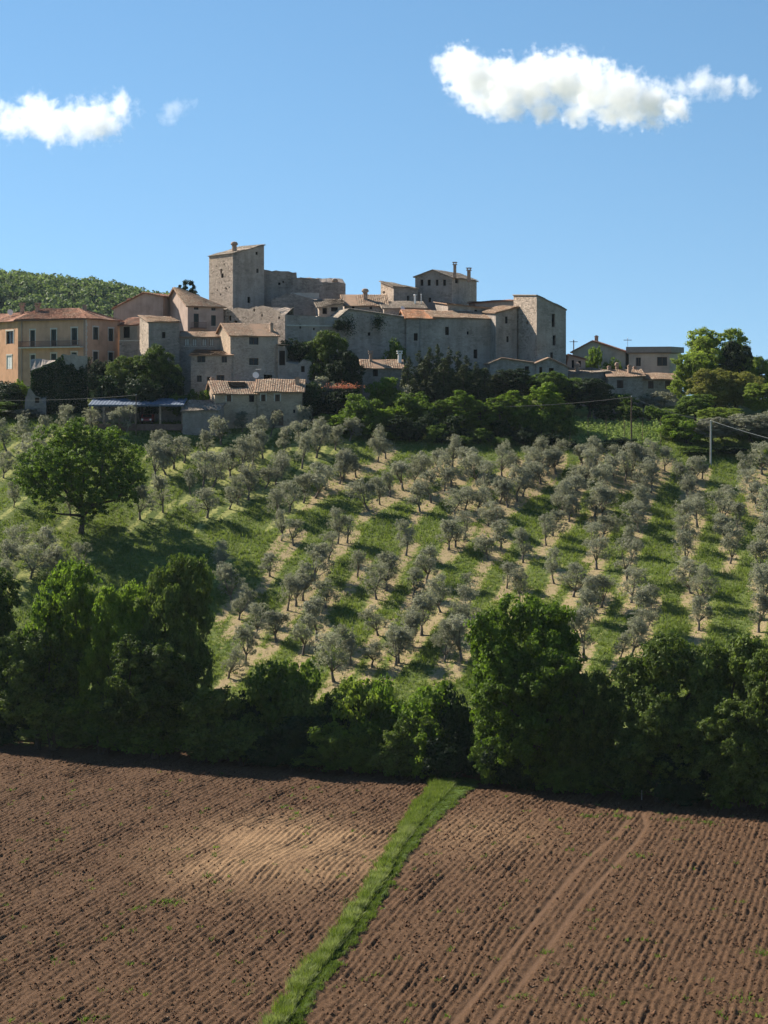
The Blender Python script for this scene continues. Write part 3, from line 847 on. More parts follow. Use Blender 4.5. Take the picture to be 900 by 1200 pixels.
class House:
    def __init__(s, name, label, A, B, depth, top_py, mat, roofmat, cat='house', base_py=None, group=None, base=None):
        s.A = np.array((Wx(*A), A[1])); s.B = np.array((Wx(*B), B[1]))
        s.u = U(s.B - s.A); s.v = np.array((-s.u[1], s.u[0]))
        s.L = np.linalg.norm(s.B - s.A); s.dep = depth
        s.C = s.B + s.v * depth; s.D = s.A + s.v * depth
        s.z1 = Wz(top_py, A[1])
        zs = [gz1(*p) for p in (s.A, s.B, s.C, s.D)]
        s.z0 = (min(zs) - 1.0) if base is None else base
        s.org = np.array((*((s.A + s.C) / 2), s.z0))
        s.root = empty(name, tuple(s.org), label, cat, group)
        s.mat, s.rm = mat, roofmat
        s.holes = {'f': [], 'r': [], 'b': [], 'l': []}
        s.wins = []
        s.tops = {}
        s.roof = MB(); s.roof_o = None
        s.seed = int(abs(A[0]) * 7 + top_py)
    def wallpts(s, w):
        return {'f': (s.A, s.B), 'r': (s.B, s.C), 'b': (s.C, s.D), 'l': (s.D, s.A)}[w]
    def uv(s, w, px, py):
        P0, P1 = s.wallpts(w); d = P1 - P0
        k = (px - 450.0) / F
        den = d[0] - k * d[1]
        t = (k * P0[1] - P0[0]) / den
        Y = P0[1] + t * d[1]
        return t * np.linalg.norm(d), Wz(py, Y)
    def win(s, w, x0, y0, x1, y1, kind='glass', surround=False, arch=False):
        ua, za = s.uv(w, x0, y1); ub, zb = s.uv(w, x1, y0)
        za2 = s.uv(w, x1, y1)[1]; zb2 = s.uv(w, x0, y0)[1]
        u0, u1 = min(ua, ub), max(ua, ub); z0, z1 = (za + za2) / 2, (zb + zb2) / 2
        P0, P1 = s.wallpts(w); L = np.linalg.norm(P1 - P0)
        u0 = max(0.15, u0); u1 = min(L - 0.15, u1)
        if u1 - u0 < 0.1: return
        s.holes[w].append((u0, z0, u1, z1)); s.wins.append((w, u0, z0, u1, z1, kind, surround))
    # --- roofs
    def p3(s, a, b, z): q = s.A + s.u * a + s.v * b; return (q[0], q[1], z)
    def gable_u(s, rise, oh=0.35, rf=0.5, back=None, hipr=0.0):
        """ridge parallel to the front"""
        L, d, z = s.L, s.dep, s.z1; r_ = d * rf; zr = z + rise; zb = z if back is None else back
        sf = rise / r_; sb = (zr - zb) / (d - r_)
        roof_patch(s.roof, s.p3(-oh, -oh, z - oh * sf), s.p3(L + oh, -oh, z - oh * sf), s.p3(L + oh if not hipr else L - hipr, r_, zr), s.p3(-oh, r_, zr), seed=s.seed)
        roof_patch(s.roof, s.p3(L + oh, d + oh, zb - oh * sb), s.p3(-oh, d + oh, zb - oh * sb), s.p3(-oh, r_, zr), s.p3(L + oh if not hipr else L - hipr, r_, zr), seed=s.seed + 1)
        if hipr: roof_patch(s.roof, s.p3(L + oh, -oh, z - oh * sf), s.p3(L + oh, d + oh, zb - oh * sb), s.p3(L - hipr, r_, zr), s.p3(L - hipr, r_, zr), seed=s.seed + 2)
        t = 0.14
        s.tops = {'f': [(0, z - t), (L, z - t)], 'b': [(0, zb - t), (L, zb - t)], 'r': [(0, z - t), (r_, zr - t), (d, zb - t)], 'l': [(0, zb - t), (d - r_, zr - t), (d, z - t)]}
        if hipr: s.tops['r'] = [(0, z - t), (d, zb - t)]
    def gable_v(s, zapex, af=0.5, zr=None, oh=0.35):
        """gable faces the front, ridge runs back"""
        L, d, zl = s.L, s.dep, s.z1; zr = zl if zr is None else zr; a = L * af
        sl = (zapex - zl) / a; sr = (zapex - zr) / (L - a)
        roof_patch(s.roof, s.p3(-oh, d + oh, zl - oh * sl), s.p3(-oh, -oh, zl - oh * sl), s.p3(a, -oh, zapex), s.p3(a, d + oh, zapex), seed=s.seed)
        roof_patch(s.roof, s.p3(L + oh, -oh, zr - oh * sr), s.p3(L + oh, d + oh, zr - oh * sr), s.p3(a, d + oh, zapex), s.p3(a, -oh, zapex), seed=s.seed + 1)
        t = 0.14
        s.tops = {'f': [(0, zl - t), (a, zapex - t), (L, zr - t)], 'b': [(0, zr - t), (L - a, zapex - t), (L, zl - t)], 'r': [(0, zr - t), (d, zr - t)], 'l': [(0, zl - t), (d, zl - t)]}
    def shed(s, zA, zB, zC, zD, oh=0.3, tile=True):
        L, d = s.L, s.dep
        def zz(a, b):
            fa, fb = a / L, b / d
            return zA * (1 - fa) * (1 - fb) + zB * fa * (1 - fb) + zC * fa * fb + zD * (1 - fa) * fb
        c = [(-oh, -oh), (L + oh, -oh), (L + oh, d + oh), (-oh, d + oh)]
        roof_patch(s.roof, *[s.p3(a, b, zz(a, b)) for a, b in c], tile=tile, seed=s.seed)
        t = 0.14
        s.tops = {'f': [(0, zA - t), (L, zB - t)], 'r': [(0, zB - t), (d, zC - t)], 'b': [(0, zC - t), (L, zD - t)], 'l': [(0, zD - t), (d, zA - t)]}
    def hip(s, rise, oh=0.4, ia=None, ib=None):
        L, d, z = s.L, s.dep, s.z1; zr = z + rise
        ia = d / 2 if ia is None else ia; ib = d / 2 if ib is None else ib
        sl = rise / (d / 2); ze = z - oh * sl
        R0, R1 = s.p3(ia, d / 2, zr), s.p3(L - ib, d / 2, zr)
        a, b, c, e = s.p3(-oh, -oh, ze), s.p3(L + oh, -oh, ze), s.p3(L + oh, d + oh, ze), s.p3(-oh, d + oh, ze)
        roof_patch(s.roof, a, b, R1, R0, seed=s.seed); roof_patch(s.roof, c, e, R0, R1, seed=s.seed + 1)
        roof_patch(s.roof, b, c, R1, R1, seed=s.seed + 2); roof_patch(s.roof, e, a, R0, R0, seed=s.seed + 3)
        t = 0.14
        for w in 'frbl':
            P0, P1 = s.wallpts(w); s.tops[w] = [(0, z - t), (np.linalg.norm(P1 - P0), z - t)]
    def ragged(s, prof_f=None, amp=0.35):
        """ruined or parapet top: no roof"""
        r = np.random.default_rng(s.seed)
        for w in 'frbl':
            P0, P1 = s.wallpts(w); L = np.linalg.norm(P1 - P0); n_ = max(2, int(L / 0.7))
            us = np.linspace(0, L, n_ + 1)
            if w == 'f' and prof_f: us = np.unique(np.clip(np.concatenate([us, [s.uv('f', px, py)[0] for px, py in prof_f]]), 0, L))
            if w == 'f' and prof_f: pts = [(s.uv('f', px, py)) for px, py in prof_f]; zz = np.interp(us, [p[0] for p in pts], [p[1] for p in pts])
            elif w == 'b' and prof_f: zz = s._lastf[::-1] if len(s._lastf) == len(us) else np.full(len(us), s._lastf.mean())
            elif w == 'l' and prof_f: zz = np.full(len(us), s._lastf[0])
            elif w == 'r' and prof_f: zz = np.full(len(us), s._lastf[-1])
            else: zz = np.full(len(us), s.z1)
            if w == 'f': s._lastf = np.array(zz)
            s.tops[w] = list(zip(us, zz + r.uniform(-amp, amp * 0.4, len(us))))
        # rubble filling between the faces
        tf = s.tops['f']; tb = s.tops['b'][::-1]
        m = MB()
        Lf = s.L
        for i in range(len(tf) - 1):
            u0, z0 = tf[i]; u1, z1 = tf[i + 1]
            zb0 = np.interp(Lf - u0, [p[0] for p in s.tops['b']], [p[1] for p in s.tops['b']]); zb1 = np.interp(Lf - u1, [p[0] for p in s.tops['b']], [p[1] for p in s.tops['b']])
            m.poly([s.p3(u0, 0.01, z0 - 0.02), s.p3(u1, 0.01, z1 - 0.02), s.p3(u1, s.dep - 0.01, zb1 - 0.02), s.p3(u0, s.dep - 0.01, zb0 - 0.02)])
        m.build('wall_top', M[s.mat], s.root, s.org)
    # --- finish
    def build(s, sidemat=None):
        mb = MB(); side = {}
        for w in 'frbl':
            tgt = mb
            if sidemat and w in sidemat: tgt = side.setdefault(sidemat[w], MB())  # this side takes another stone copy, light and shade put into its colour
            P0, P1 = s.wallpts(w); d = U(P1 - P0); L = np.linalg.norm(P1 - P0)
            nout = np.array((d[1], -d[0]))
            top = s.tops[w]; tu = [p[0] for p in top]; tz = [p[1] for p in top]
            br = set(tu) | {0.0, L}
            for h in s.holes[w]: br |= {h[0], h[2]}
            br = sorted(b for b in br if -1e-6 <= b <= L + 1e-6)
            def P(u, z, dd=0.0): q = P0 + d * u - nout * dd; return (q[0], q[1], z)
            for a, b in zip(br[:-1], br[1:]):
                if b - a < 1e-5: continue
                hs_ = sorted([h for h in s.holes[w] if h[0] <= a + 1e-6 and h[2] >= b - 1e-6], key=lambda h: h[1])
                z = s.z0
                for h in hs_:
                    if h[1] > z: tgt.poly([P(a, z), P(b, z), P(b, h[1]), P(a, h[1])])
                    z = max(z, h[3])
                za, zb = np.interp(a, tu, tz), np.interp(b, tu, tz)
                if min(za, zb) > z: tgt.poly([P(a, z), P(b, z), P(b, zb), P(a, za)])
            for (u0, z0, u1, z1) in s.holes[w]:
                e = 0.3
                for q in ([P(u0, z0), P(u0, z1), P(u0, z1, e), P(u0, z0, e)], [P(u1, z1), P(u1, z0), P(u1, z0, e), P(u1, z1, e)],
                          [P(u1, z0), P(u0, z0), P(u0, z0, e), P(u1, z0, e)], [P(u0, z1), P(u1, z1), P(u1, z1, e), P(u0, z1, e)]): tgt.poly(q)
        wo_ = mb.build('wall', M[s.mat], s.root, s.org)
        for mname, m in side.items(): m.build('side_wall', M[mname], s.root, s.org)
        if s.roof.v:
            s.roof_o = s.roof.build('roof', M[s.rm], s.root, s.org)
        for (w, u0, z0, u1, z1, kind, sur) in s.wins:
            P0, P1 = s.wallpts(w); d = U(P1 - P0); n_ = np.array((d[1], -d[0]))
            d3 = np.array((*d, 0)); n3 = np.array((*n_, 0))
            o3 = np.array((*P0, 0)) + d3 * u0 + np.array((0, 0, z0)); Wd = u1 - u0; H = z1 - z0
            m = MB()
            pm = {'glass': 'glass', 'dark': 'dark', 'curtain': 'curtain', 'shutter': 'dark', 'brown': 'dark', 'door': 'wood', 'white': 'curtain'}[kind]
            m.box(o3 - n3 * 0.29 - d3 * 0.03 - np.array((0, 0, 0.03)), d3 * (Wd + 0.06), n3 * 0.05, (0, 0, H + 0.06))
            nm = 'door' if kind == 'door' else 'window'
            wi = m.build(nm, M[pm], s.root, s.org)
            m = MB()
            if kind in ('shutter', 'brown', 'white'):
                for k_ in (0, 1):
                    oo = o3 + d3 * (0.02 + k_ * Wd / 2) - n3 * 0.12
                    m = MB()
                    m.box(oo, d3 * (Wd / 2 - 0.05), n3 * 0.05, (0, 0, H - 0.03))
                    ns = max(3, int(H / 0.22))
                    for q in range(ns): m.box(oo + d3 * 0.05 + n3 * 0.05 + np.array((0, 0, 0.08 + q * (H - 0.15) / ns)), d3 * (Wd / 2 - 0.15), n3 * 0.03, (0, 0, (H - 0.15) / ns * 0.6))
                    m.build('shutter', M[{'shutter': 'shut_green', 'brown': 'shut_brown', 'white': 'white'}[kind]], wi, s.org)
            elif kind in ('glass', 'curtain'):
                fw = 0.07
                for oo, a, c in ((o3, fw, H), (o3 + d3 * (Wd - fw), fw, H), (o3 + d3 * (Wd / 2 - fw / 2), fw, H)):
                    m.box(oo - n3 * 0.22, d3 * a, n3 * 0.06, (0, 0, c))
                for zz in (0, H - fw): m.box(o3 - n3 * 0.215 + np.array((0, 0, zz)), d3 * Wd, n3 * 0.06, (0, 0, fw))
                m.build('frame', M['wood'], wi, s.org)
            if sur:
                m = MB(); t = 0.16
                m.box(o3 + n3 * 0.003 - d3 * t - np.array((0, 0, 0)), d3 * (t - 0.004), n3 * 0.04, (0, 0, H))
                m.box(o3 + n3 * 0.003 + d3 * (Wd + 0.004), d3 * t, n3 * 0.04, (0, 0, H))
                m.box(o3 + n3 * 0.003 - d3 * (t + 0.05) + np.array((0, 0, H + 0.004)), d3 * (Wd + 2 * t + 0.1), n3 * 0.06, (0, 0, 0.24))
                m.build('surround', M['trimstone'], wi, s.org)
            elif kind != 'dark' and Wd > 0.5:
                m = MB(); m.box(o3 - n3 * 0.02 - d3 * 0.08 - np.array((0, 0, 0.085)), d3 * (Wd + 0.16), n3 * 0.1, (0, 0, 0.08))
                m.build('sill', M['trimstone'], wi, s.org)
        return s
    def chimney(s, px, y_top, y_bot, wpx, D, kind='cap'):
        X = Wx(px, D); z1 = Wz(y_top, D); z0 = Wz(y_bot, D) - 0.9; wd = wpx / F * D
        a = math.atan2(s.u[1], s.u[0]); m = MB()
        if kind == 'round':
            m.tube([(X, D, z0), (X, D, z1 - 0.65)], [wd * 0.42, wd * 0.36], 10)
            m.tube([(X, D, z1 - 0.62), (X, D, z1 - 0.4), (X, D, z1 - 0.1), (X, D, z1)], [wd * 0.5, wd * 0.56, wd * 0.4, wd * 0.1], 10)
        elif kind == 'pot':
            m.abox(X, D, z0, wd * 0.62, wd * 0.62, z1 - z0 - 0.5, a)
            m.abox(X, D, z1 - 0.496, wd, wd, 0.14, a)
            for sx in (-1, 1):
                for sy in (-1, 1):
                    m.abox(X + sx * wd * 0.33, D + sy * wd * 0.33, z1 - 0.352, wd * 0.2, wd * 0.2, 0.2)
            m.abox(X, D, z1 - 0.148, wd * 1.05, wd * 1.05, 0.148, a)
        else:
            m.abox(X, D, z0, wd * 0.8, wd * 0.8, z1 - z0 - 0.28, a)
            m.abox(X, D, z1 - 0.276, wd, wd, 0.12, a)
            m.abox(X, D, z1 - 0.152, wd * 0.6, wd * 0.6, 0.15, a)
        par = s.roof_o if s.roof_o else s.root
        o = m.build('chimney', M['brick'], par, s.org)
        return o

def pole_line(mb, pts, rad): mb.tube(pts, [rad] * len(pts), 6)

# ---- orange palazzo (two wings)
h = House('orange_palazzo', 'orange plastered palazzo with red hipped roof and long balcony', (-40, 352.0), (100, 325), 7.8, 371.7, 'orange', 'tile_red', base_py=452)
h.A = h.B - U(np.array((math.cos(math.radians(27)), -math.sin(math.radians(27))))) * 13.2
h.u = U(h.B - h.A); h.v = np.array((-h.u[1], h.u[0])); h.L = np.linalg.norm(h.B - h.A); h.dep = 9.6; h.C = h.B + h.v * 9.6; h.D = h.A + h.v * 9.6
h.z1 = Wz(371.7, 325)
h.hip(1.75, 0.5, ia=0.3)
for x0, x1, y0, y1 in ((35.5, 41, 387, 407), (60, 66, 386, 406), (84, 90.5, 384.5, 404)): h.win('f', x0, y0, x1, y1, 'shutter', True)
for x0, x1, y0, y1 in ((36, 41, 416, 431), (60, 66, 414.5, 428), (84, 90, 413, 427)): h.win('f', x0, y0, x1, y1, 'shutter', True)
for x0, x1, y0, y1 in ((109, 115, 383.5, 398), (127, 132.7, 385, 399.7), (109, 115, 412, 425), (127, 132.7, 413, 427)): h.win('r', x0, y0, x1, y1, 'shutter', True)
h.build()
def along(hh, w, px): return hh.uv(w, px, 400)[0]
d3 = np.array((*h.u, 0)); n3 = np.array((*-h.v, 0))
u0, u1 = along(h, 'f', 26), along(h, 'f', 98)
zs = h.uv('f', 60, 408)[1]; q0 = np.array((*h.A, 0)) + d3 * u0
m = MB(); m.box(q0 + np.array((0, 0, zs)), d3 * (u1 - u0), n3 * 1.1, (0, 0, 0.18)); bal = m.build('balcony', M['trimstone'], h.root, h.org)
m = MB()
for k_ in range(int((u1 - u0) / 0.16)): m.box(q0 + d3 * (k_ * 0.16) + n3 * 1.04 + np.array((0, 0, zs + 0.19)), d3 * 0.035, n3 * 0.035, (0, 0, 0.9))
for zz in (0.25, 1.08): m.box(q0 + n3 * 1.02 + np.array((0, 0, zs + zz)), d3 * (u1 - u0), n3 * 0.06, (0, 0, 0.06))
for k_ in range(7): m.box(q0 + n3 * (0.03 + k_ * 0.15) + np.array((0, 0, zs + 0.19)), d3 * 0.035, n3 * 0.035, (0, 0, 0.9))
m.build('railing', M['rust'], bal, h.org)
m = MB()
for k_ in range(19):
    wq = 0.5 if k_ % 2 else 0.34
    m.box(np.array((*h.B, h.z1 - 0.9 - k_ * 0.5)) + np.array((*h.v, 0)) * 0.02 + np.array((*h.u, 0)) * 0.004, np.array((*h.v, 0)) * wq, np.array((*h.u, 0)) * 0.035, (0, 0, 0.46))
m.build('quoins', M['trimstone'], h.root, h.org)
m = MB()
for px in (99.0, 26.0):
    p = np.array((*h.A, 0)) + d3 * along(h, 'f', px) + n3 * 0.1
    m.tube([p + np.array((0, 0, h.z0)), p + np.array((0, 0, h.z1 - 0.3))], [0.07, 0.07], 6)
m.build('drainpipe', M['pipe'], h.root, h.org)
m = MB(); m.box(np.array((*h.A, h.z1 - 0.42)) - d3 * 0.5 + n3 * 0.42, d3 * (h.L + 1.0), n3 * 0.14, (0, 0, 0.13))
m.build('gutter', M['rust'], h.root, h.org)
h.chimney(26, 355, 366, 5.5, 337, 'pot'); h.chimney(44, 355, 366, 6, 333, 'pot'); h.chimney(99, 357, 364, 4.5, 331)
P1A = h.A.copy()
# left wing of the palazzo
g2 = House('orange_house', 'bright orange sunlit house wing with white lower shutter beside the palazzo', (-60, 350), (25, 335), 8.0, 376, 'orange_lt', 'tile_red')
g2.B = P1A + np.array((0.0, 0.02)) ; dd = U(np.array((math.cos(math.radians(55)), -math.sin(math.radians(55))))); g2.A = g2.B - dd * 16
g2.u = U(g2.B - g2.A); g2.v = np.array((-g2.u[1], g2.u[0])); g2.L = 16.0; g2.C = g2.B + g2.v * 8; g2.D = g2.A + g2.v * 8
g2.z1 = h.z1 - 0.15
g2.gable_u(1.6, 0.45)
g2.win('f', 7.5, 388, 16, 403, 'glass', True); g2.win('f', 8, 416.7, 14, 432.5, 'white', True)
g2.build()
m = MB(); dp = g2.A + g2.u * 9.0 + g2.v * 1.8; m.abox(dp[0], dp[1], g2.z1 + 0.3, 0.08, 0.08, 1.2); m.tube([(dp[0], dp[1] - 0.1, g2.z1 + 1.5), (dp[0] + 0.1, dp[1] - 0.3, g2.z1 + 1.55)], [0.1, 0.5], 12)
m.build('satellite_dish', M['white'], g2.root, g2.org)

# ---- low link with ledge and retaining wall
h = House('link_house', 'narrow tiled stone house squeezed between orange palazzo and ruined stone tower', (140, 333), (161, 331), 5, 380.5, 'tan', 'tile_red')
h.gable_u(1.2, 0.25); h.win('f', 144, 383, 152, 396, 'dark'); h.build()
h = House('retaining_wall', 'dark stone retaining wall with pale coping beside the orange palazzo', (139.7, 328.5), (168, 327.5), 0.9, 400, 'stone_dk', 'tile', 'wall')
h.ragged(None, 0.02); h.build()
m = MB(); m.box(np.array((*h.A, h.z1 + 0.005)) - np.array((*h.v, 0)) * 0.12, np.array((*h.u, 0)) * h.L, np.array((*h.v, 0)) * 1.1, (0, 0, 0.16)); m.build('coping', M['trimstone'], h.root, h.org)

# ---- squat stone tower house with a ragged tile roof
h = House('stone_tower_house', 'squat rubble stone house with ragged broken tile roof above the ivy', (174, 320), (208.5, 319.0), 8.5, 376.5, 'stone_dk', 'tile')
ang = math.radians(-13)
h.u = np.array((math.cos(ang), -math.sin(ang))); h.u = np.array((0.93, 0.36)); h.u = U(h.u); h.v = np.array((-h.u[1], h.u[0]))
h.B = h.A + h.u * 5.0; h.L = 5.0; h.dep = 5.5; h.C = h.B + h.v * 5.5; h.D = h.A + h.v * 5.5
h.shed(Wz(376.5, 320), Wz(376.5, 320), Wz(371, 324), Wz(369, 324), 0.25)
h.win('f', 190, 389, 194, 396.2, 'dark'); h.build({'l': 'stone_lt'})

# ---- pink gabled houses behind
h = House('pink_gable_house', 'faded pink gable end house with low curved roof line', (133, 346), (191, 343), 12, 361, 'pink', 'tile_red')
h.gable_v(Wz(343.5, 346), 0.62, Wz(347, 343), 0.3); h.build(); h.chimney(151, 349, 353, 4, 347)
h = House('pink_corner_house', 'pinkish house with big sloping tile roof and green shuttered windows', (220, 336), (262, 338.5), 13, 357.5, 'pink', 'tile')
h.L = np.linalg.norm(h.B - h.A)
h.gable_u(3.2, 0.45, 0.5, None, h.L * 0.92)
h.win('f', 227, 367.5, 233, 384, 'shutter'); h.win('f', 247.5, 369.5, 253, 382, 'shutter')
h.win('f', 227.3, 359.6, 232.7, 363, 'glass'); h.win('f', 247.7, 360.6, 252.7, 364, 'glass')
h.build()
m = MB(); q = np.array((*h.A, 0)) + np.array((*h.u, 0)) * h.uv('f', 223, 380)[0]; nn = np.array((*-h.v, 0)); uu = np.array((*h.u, 0)); zz = h.uv('f', 230, 385)[1]
m.box(q + np.array((0, 0, zz)), uu * 2.6, nn * 0.8, (0, 0, 0.14))
for k_ in range(14): m.box(q + uu * (k_ * 0.19) + nn * 0.74 + np.array((0, 0, zz + 0.15)), uu * 0.04, nn * 0.04, (0, 0, 0.8))
m.box(q + nn * 0.72 + np.array((0, 0, zz + 0.95)), uu * 2.6, nn * 0.07, (0, 0, 0.06)); m.build('balcony', M['rust'], h.root, h.org)

# ---- loggia link with four pale windows
h = House('loggia_house', 'low house with a strip of four pale windows under a tiled eave', (207, 322.5), (258, 322.0), 5, 394, 'stone_dk', 'tile')
h.gable_u(0.85, 0.3)
for x0, x1 in ((216, 221.5), (225, 230.3), (236.5, 241.8), (245.2, 250.3)): h.win('f', x0, 397, x1, 405.5, 'curtain')
h.build()

# ---- tall tan house and its lower wing
h = House('tall_stone_house', 'tall square tan stone house with a small dark chimney below the castle wall', (270, 316), (325.5, 318.5), 9.0, 392.3, 'stone_house', 'tile')
h.gable_u(2.0, 0.35, 0.55)
h.win('f', 292, 395, 303, 404, 'glass'); h.win('f', 292, 419.6, 303, 428, 'glass'); h.win('f', 309, 439, 319, 449, 'dark')
h.build({'l': 'stone_warm'}); h.chimney(318, 378, 390, 4.5, 320)  # left wall in warmer stone, its sunlight painted in
h = House('house_wing', 'lower stone wing with thin lean-to roof and two rows of small windows', (223.6, 315.5), (271.4, 315.2), 6.5, 415.6, 'stone_house', 'tile')
h.shed(h.z1, h.z1, h.z1 + 0.9, h.z1 + 0.9, 0.3)
for w in ((231, 417, 240.6, 424.8), (259.6, 417.4, 266, 425), (230.6, 440, 236.4, 447.6), (242.5, 441.5, 246.5, 447.6), (253.6, 439.6, 263, 448.5)): h.win('f', *w, 'glass')
h.build()
h = House('stone_annex', 'small grey stone annex with stepped top beside the tall tan house', (325.6, 317.6), (365, 316.5), 4.5, 423, 'stone', 'tile')
h.ragged([(325, 405), (334, 405), (335, 424), (348, 427), (356, 421), (365, 424)], 0.12); h.win('f', 327, 411, 334, 428, 'dark'); h.win('f', 352.5, 429, 357, 436, 'dark'); h.build()
m = MB(); m.box(h.p3(-0.2, -0.4, h.uv('f', 330, 405)[1] + 0.1), np.array((*h.u, 0)) * 1.5, np.array((*h.v, 0)) * 3, (0, 0, 0.12)); m.build('lean_to_roof', M['tile'], h.root, h.org)
# dish on a pole behind the farmhouse
D = 311.5; X = Wx(299.5, D); m = MB(); zt = Wz(433, D)
rt = empty('satellite_dish', (X, D, gz1(X, D)), 'white satellite dish on a pole above the farmhouse roof', 'satellite dish')
m.tube([(X, D, gz1(X, D) - 0.2), (X, D, zt)], [0.05, 0.05], 6); m.build('pole', M['pipe'], rt, rt.location)
m = MB(); m.tube([(X, D - 0.1, Wz(440, D)), (X + 0.05, D - 0.3, Wz(439.5, D))], [0.15, 0.5], 14); m.tube([(X, D - 0.1, zt), (X + 0.9, D - 0.15, zt + 0.05)], [0.04, 0.03], 5); m.build('dish', M['white'], rt, rt.location)

# ---- the stone farmhouse at the top of the grove
h = House('farmhouse', 'stone farmhouse with pale tiled roof, arched brown door and two chimneys', (301.5, 304.5), (354, 304.5), 8.5, 458, 'stone_warm', 'tile')
h.gable_u(1.75, 0.45, 0.5)
h.win('f', 306, 462.3, 311.2, 470.3, 'brown', True); h.win('f', 322.3, 462.3, 328, 470.3, 'brown', True); h.win('f', 318.3, 483.5, 332, 499, 'door'); h.win('f', 343.5, 480, 346, 484, 'dark')
h.build(); h.chimney(348.5, 441.5, 455, 6.5, 307, 'cap')
m = MB(); c0 = h.uv('f', 325.1, 483.5); q = h.p3(c0[0], -0.03, c0[1] - 0.1); w2 = (332 - 318.3) / F * 304.5 / 2
pts = [(q[0] + w2 * math.cos(t), q[1], q[2] + 0.55 * math.sin(t)) for t in np.linspace(0, math.pi, 9)]
m.poly(pts); m.build('door_arch', M['shut_brown'], h.root, h.org)
h = House('farmhouse_wing', 'lower farmhouse wing with dark skylight opening and sunlit end wall', (251.8, 303.2), (301.0, 304.7), 7.5, 460.5, 'stone_warm', 'tile')
h.gable_u(1.8, 0.4, 0.55); h.win('f', 265.6, 462.5, 271, 470.5, 'brown', True); h.win('f', 292, 461, 298, 471, 'dark')
h.build(); h.chimney(249, 442, 449.5, 6, 308.5)
sk = MB(); a0 = h.uv('f', 271, 452)[0]; b0 = h.uv('f', 292, 452)[0]; sl = 1.8 / (7.5 * 0.55); 
p0 = np.array(h.p3(a0, 1.7, h.z1 + 1.7 * sl + 0.17)); p1 = np.array(h.p3(a0, 3.4, h.z1 + 3.4 * sl + 0.17))
sk.box(p0, np.array((*h.u, 0)) * (b0 - a0), p1 - p0, (0, 0, 0.05)); sk.build('skylight', M['dark'], h.roof_o, h.org)

# ---- castle keep
h = House('castle_tower', 'tall square castle tower with sloping roof and round chimney on the hilltop', (272.8, 347), (309.5, 351), 7.3, 297.2, 'stone', 'tile_grey', 'tower')
h.shed(Wz(296.2, 347), Wz(286.8, 351), Wz(286.8, 351) + 0.1, Wz(296.2, 347) - 0.05, 0.18)
for w in ((299.5, 295, 302.4, 298.6), (300.5, 314.8, 303.2, 319.8), (290, 347.8, 293.5, 355)): h.win('f', *w, 'dark')
for w in ((258, 315, 260.2, 320), (259, 320.5, 262, 325.5), (253, 311, 254.2, 312.6), (262, 309.5, 263.2, 311), (250, 318, 251, 319.5), (264, 337, 265.6, 339), (268, 336, 269, 338), (254, 339, 255.2, 341), (258, 344, 259.2, 346), (248, 343, 249, 345)): h.win('l', *w, 'dark')
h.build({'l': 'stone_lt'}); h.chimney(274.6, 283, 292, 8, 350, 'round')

# ---- castle rampart with broken top
h = House('castle_rampart', 'broken stepped castle rampart running out from the tall tower', (309.0, 353), (405, 357), 2.2, 318, 'stone_dk', 'tile', 'castle wall')
h.ragged([(309, 316.2), (347.4, 318.6), (347.9, 325), (374, 326.2), (374.4, 330.2), (405, 332)], 0.16)
h.win('f', 326, 331, 329, 334, 'dark'); h.win('f', 331, 329, 333, 331.5, 'dark'); h.build(); h.chimney(392.5, 326, 332, 7, 357, 'round')
h = House('shadow_wall', 'dark sloping wall shaped like the shadow region below the castle rampart', (318, 347), (378, 347.5), 3.2, 345, 'stone_dk', 'tile', 'castle wall')
h.ragged([(318, 350), (341, 343), (371, 351), (378, 358)], 0.2); h.build()  # outline follows the shadow region, built as a dark stone wall
h = House('ledge_house', 'small pale rendered ledge wall under the castle rampart', (341, 350), (374, 350.5), 1.0, 343, 'greyp', 'tile', 'wall')
h.ragged(None, 0.05); h.build()
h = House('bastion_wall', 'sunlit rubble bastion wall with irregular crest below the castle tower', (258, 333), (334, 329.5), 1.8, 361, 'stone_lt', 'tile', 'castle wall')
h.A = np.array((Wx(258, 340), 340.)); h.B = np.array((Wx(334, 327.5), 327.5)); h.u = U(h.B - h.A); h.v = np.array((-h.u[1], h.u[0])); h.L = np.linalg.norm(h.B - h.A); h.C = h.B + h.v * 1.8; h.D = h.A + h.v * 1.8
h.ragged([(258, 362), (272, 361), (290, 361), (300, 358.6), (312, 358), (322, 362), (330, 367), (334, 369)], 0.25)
for w in ((268, 370, 271, 376), (274, 376, 278, 381), (297, 362, 299, 365), (306, 368, 308, 371), (326, 371, 328, 374)): h.win('f', *w, 'dark')
h.build()
h = House('perimeter_wall', 'grey shaded stone perimeter wall between bastion and village houses', (334.2, 327.5), (398, 330.0), 1.6, 369.5, 'stone', 'tile', 'castle wall')
h.ragged([(334, 369), (352, 370), (372, 370.5), (398, 372)], 0.14); h.win('f', 351, 380, 353, 385, 'dark'); h.win('f', 367, 384, 369, 387, 'dark'); h.build()
m = MB(); q = np.array((*h.A, 0)); 
m.box(np.array((*(h.A - h.v * 0.14 + h.u * 0.2), Wz(382.0, 327.5))), np.array((*h.u, 0)) * 8.3, np.array((*h.v, 0)) * 0.13, (0, 0, 0.22)); m.build('string_course', M['trimstone'], h.root, h.org)

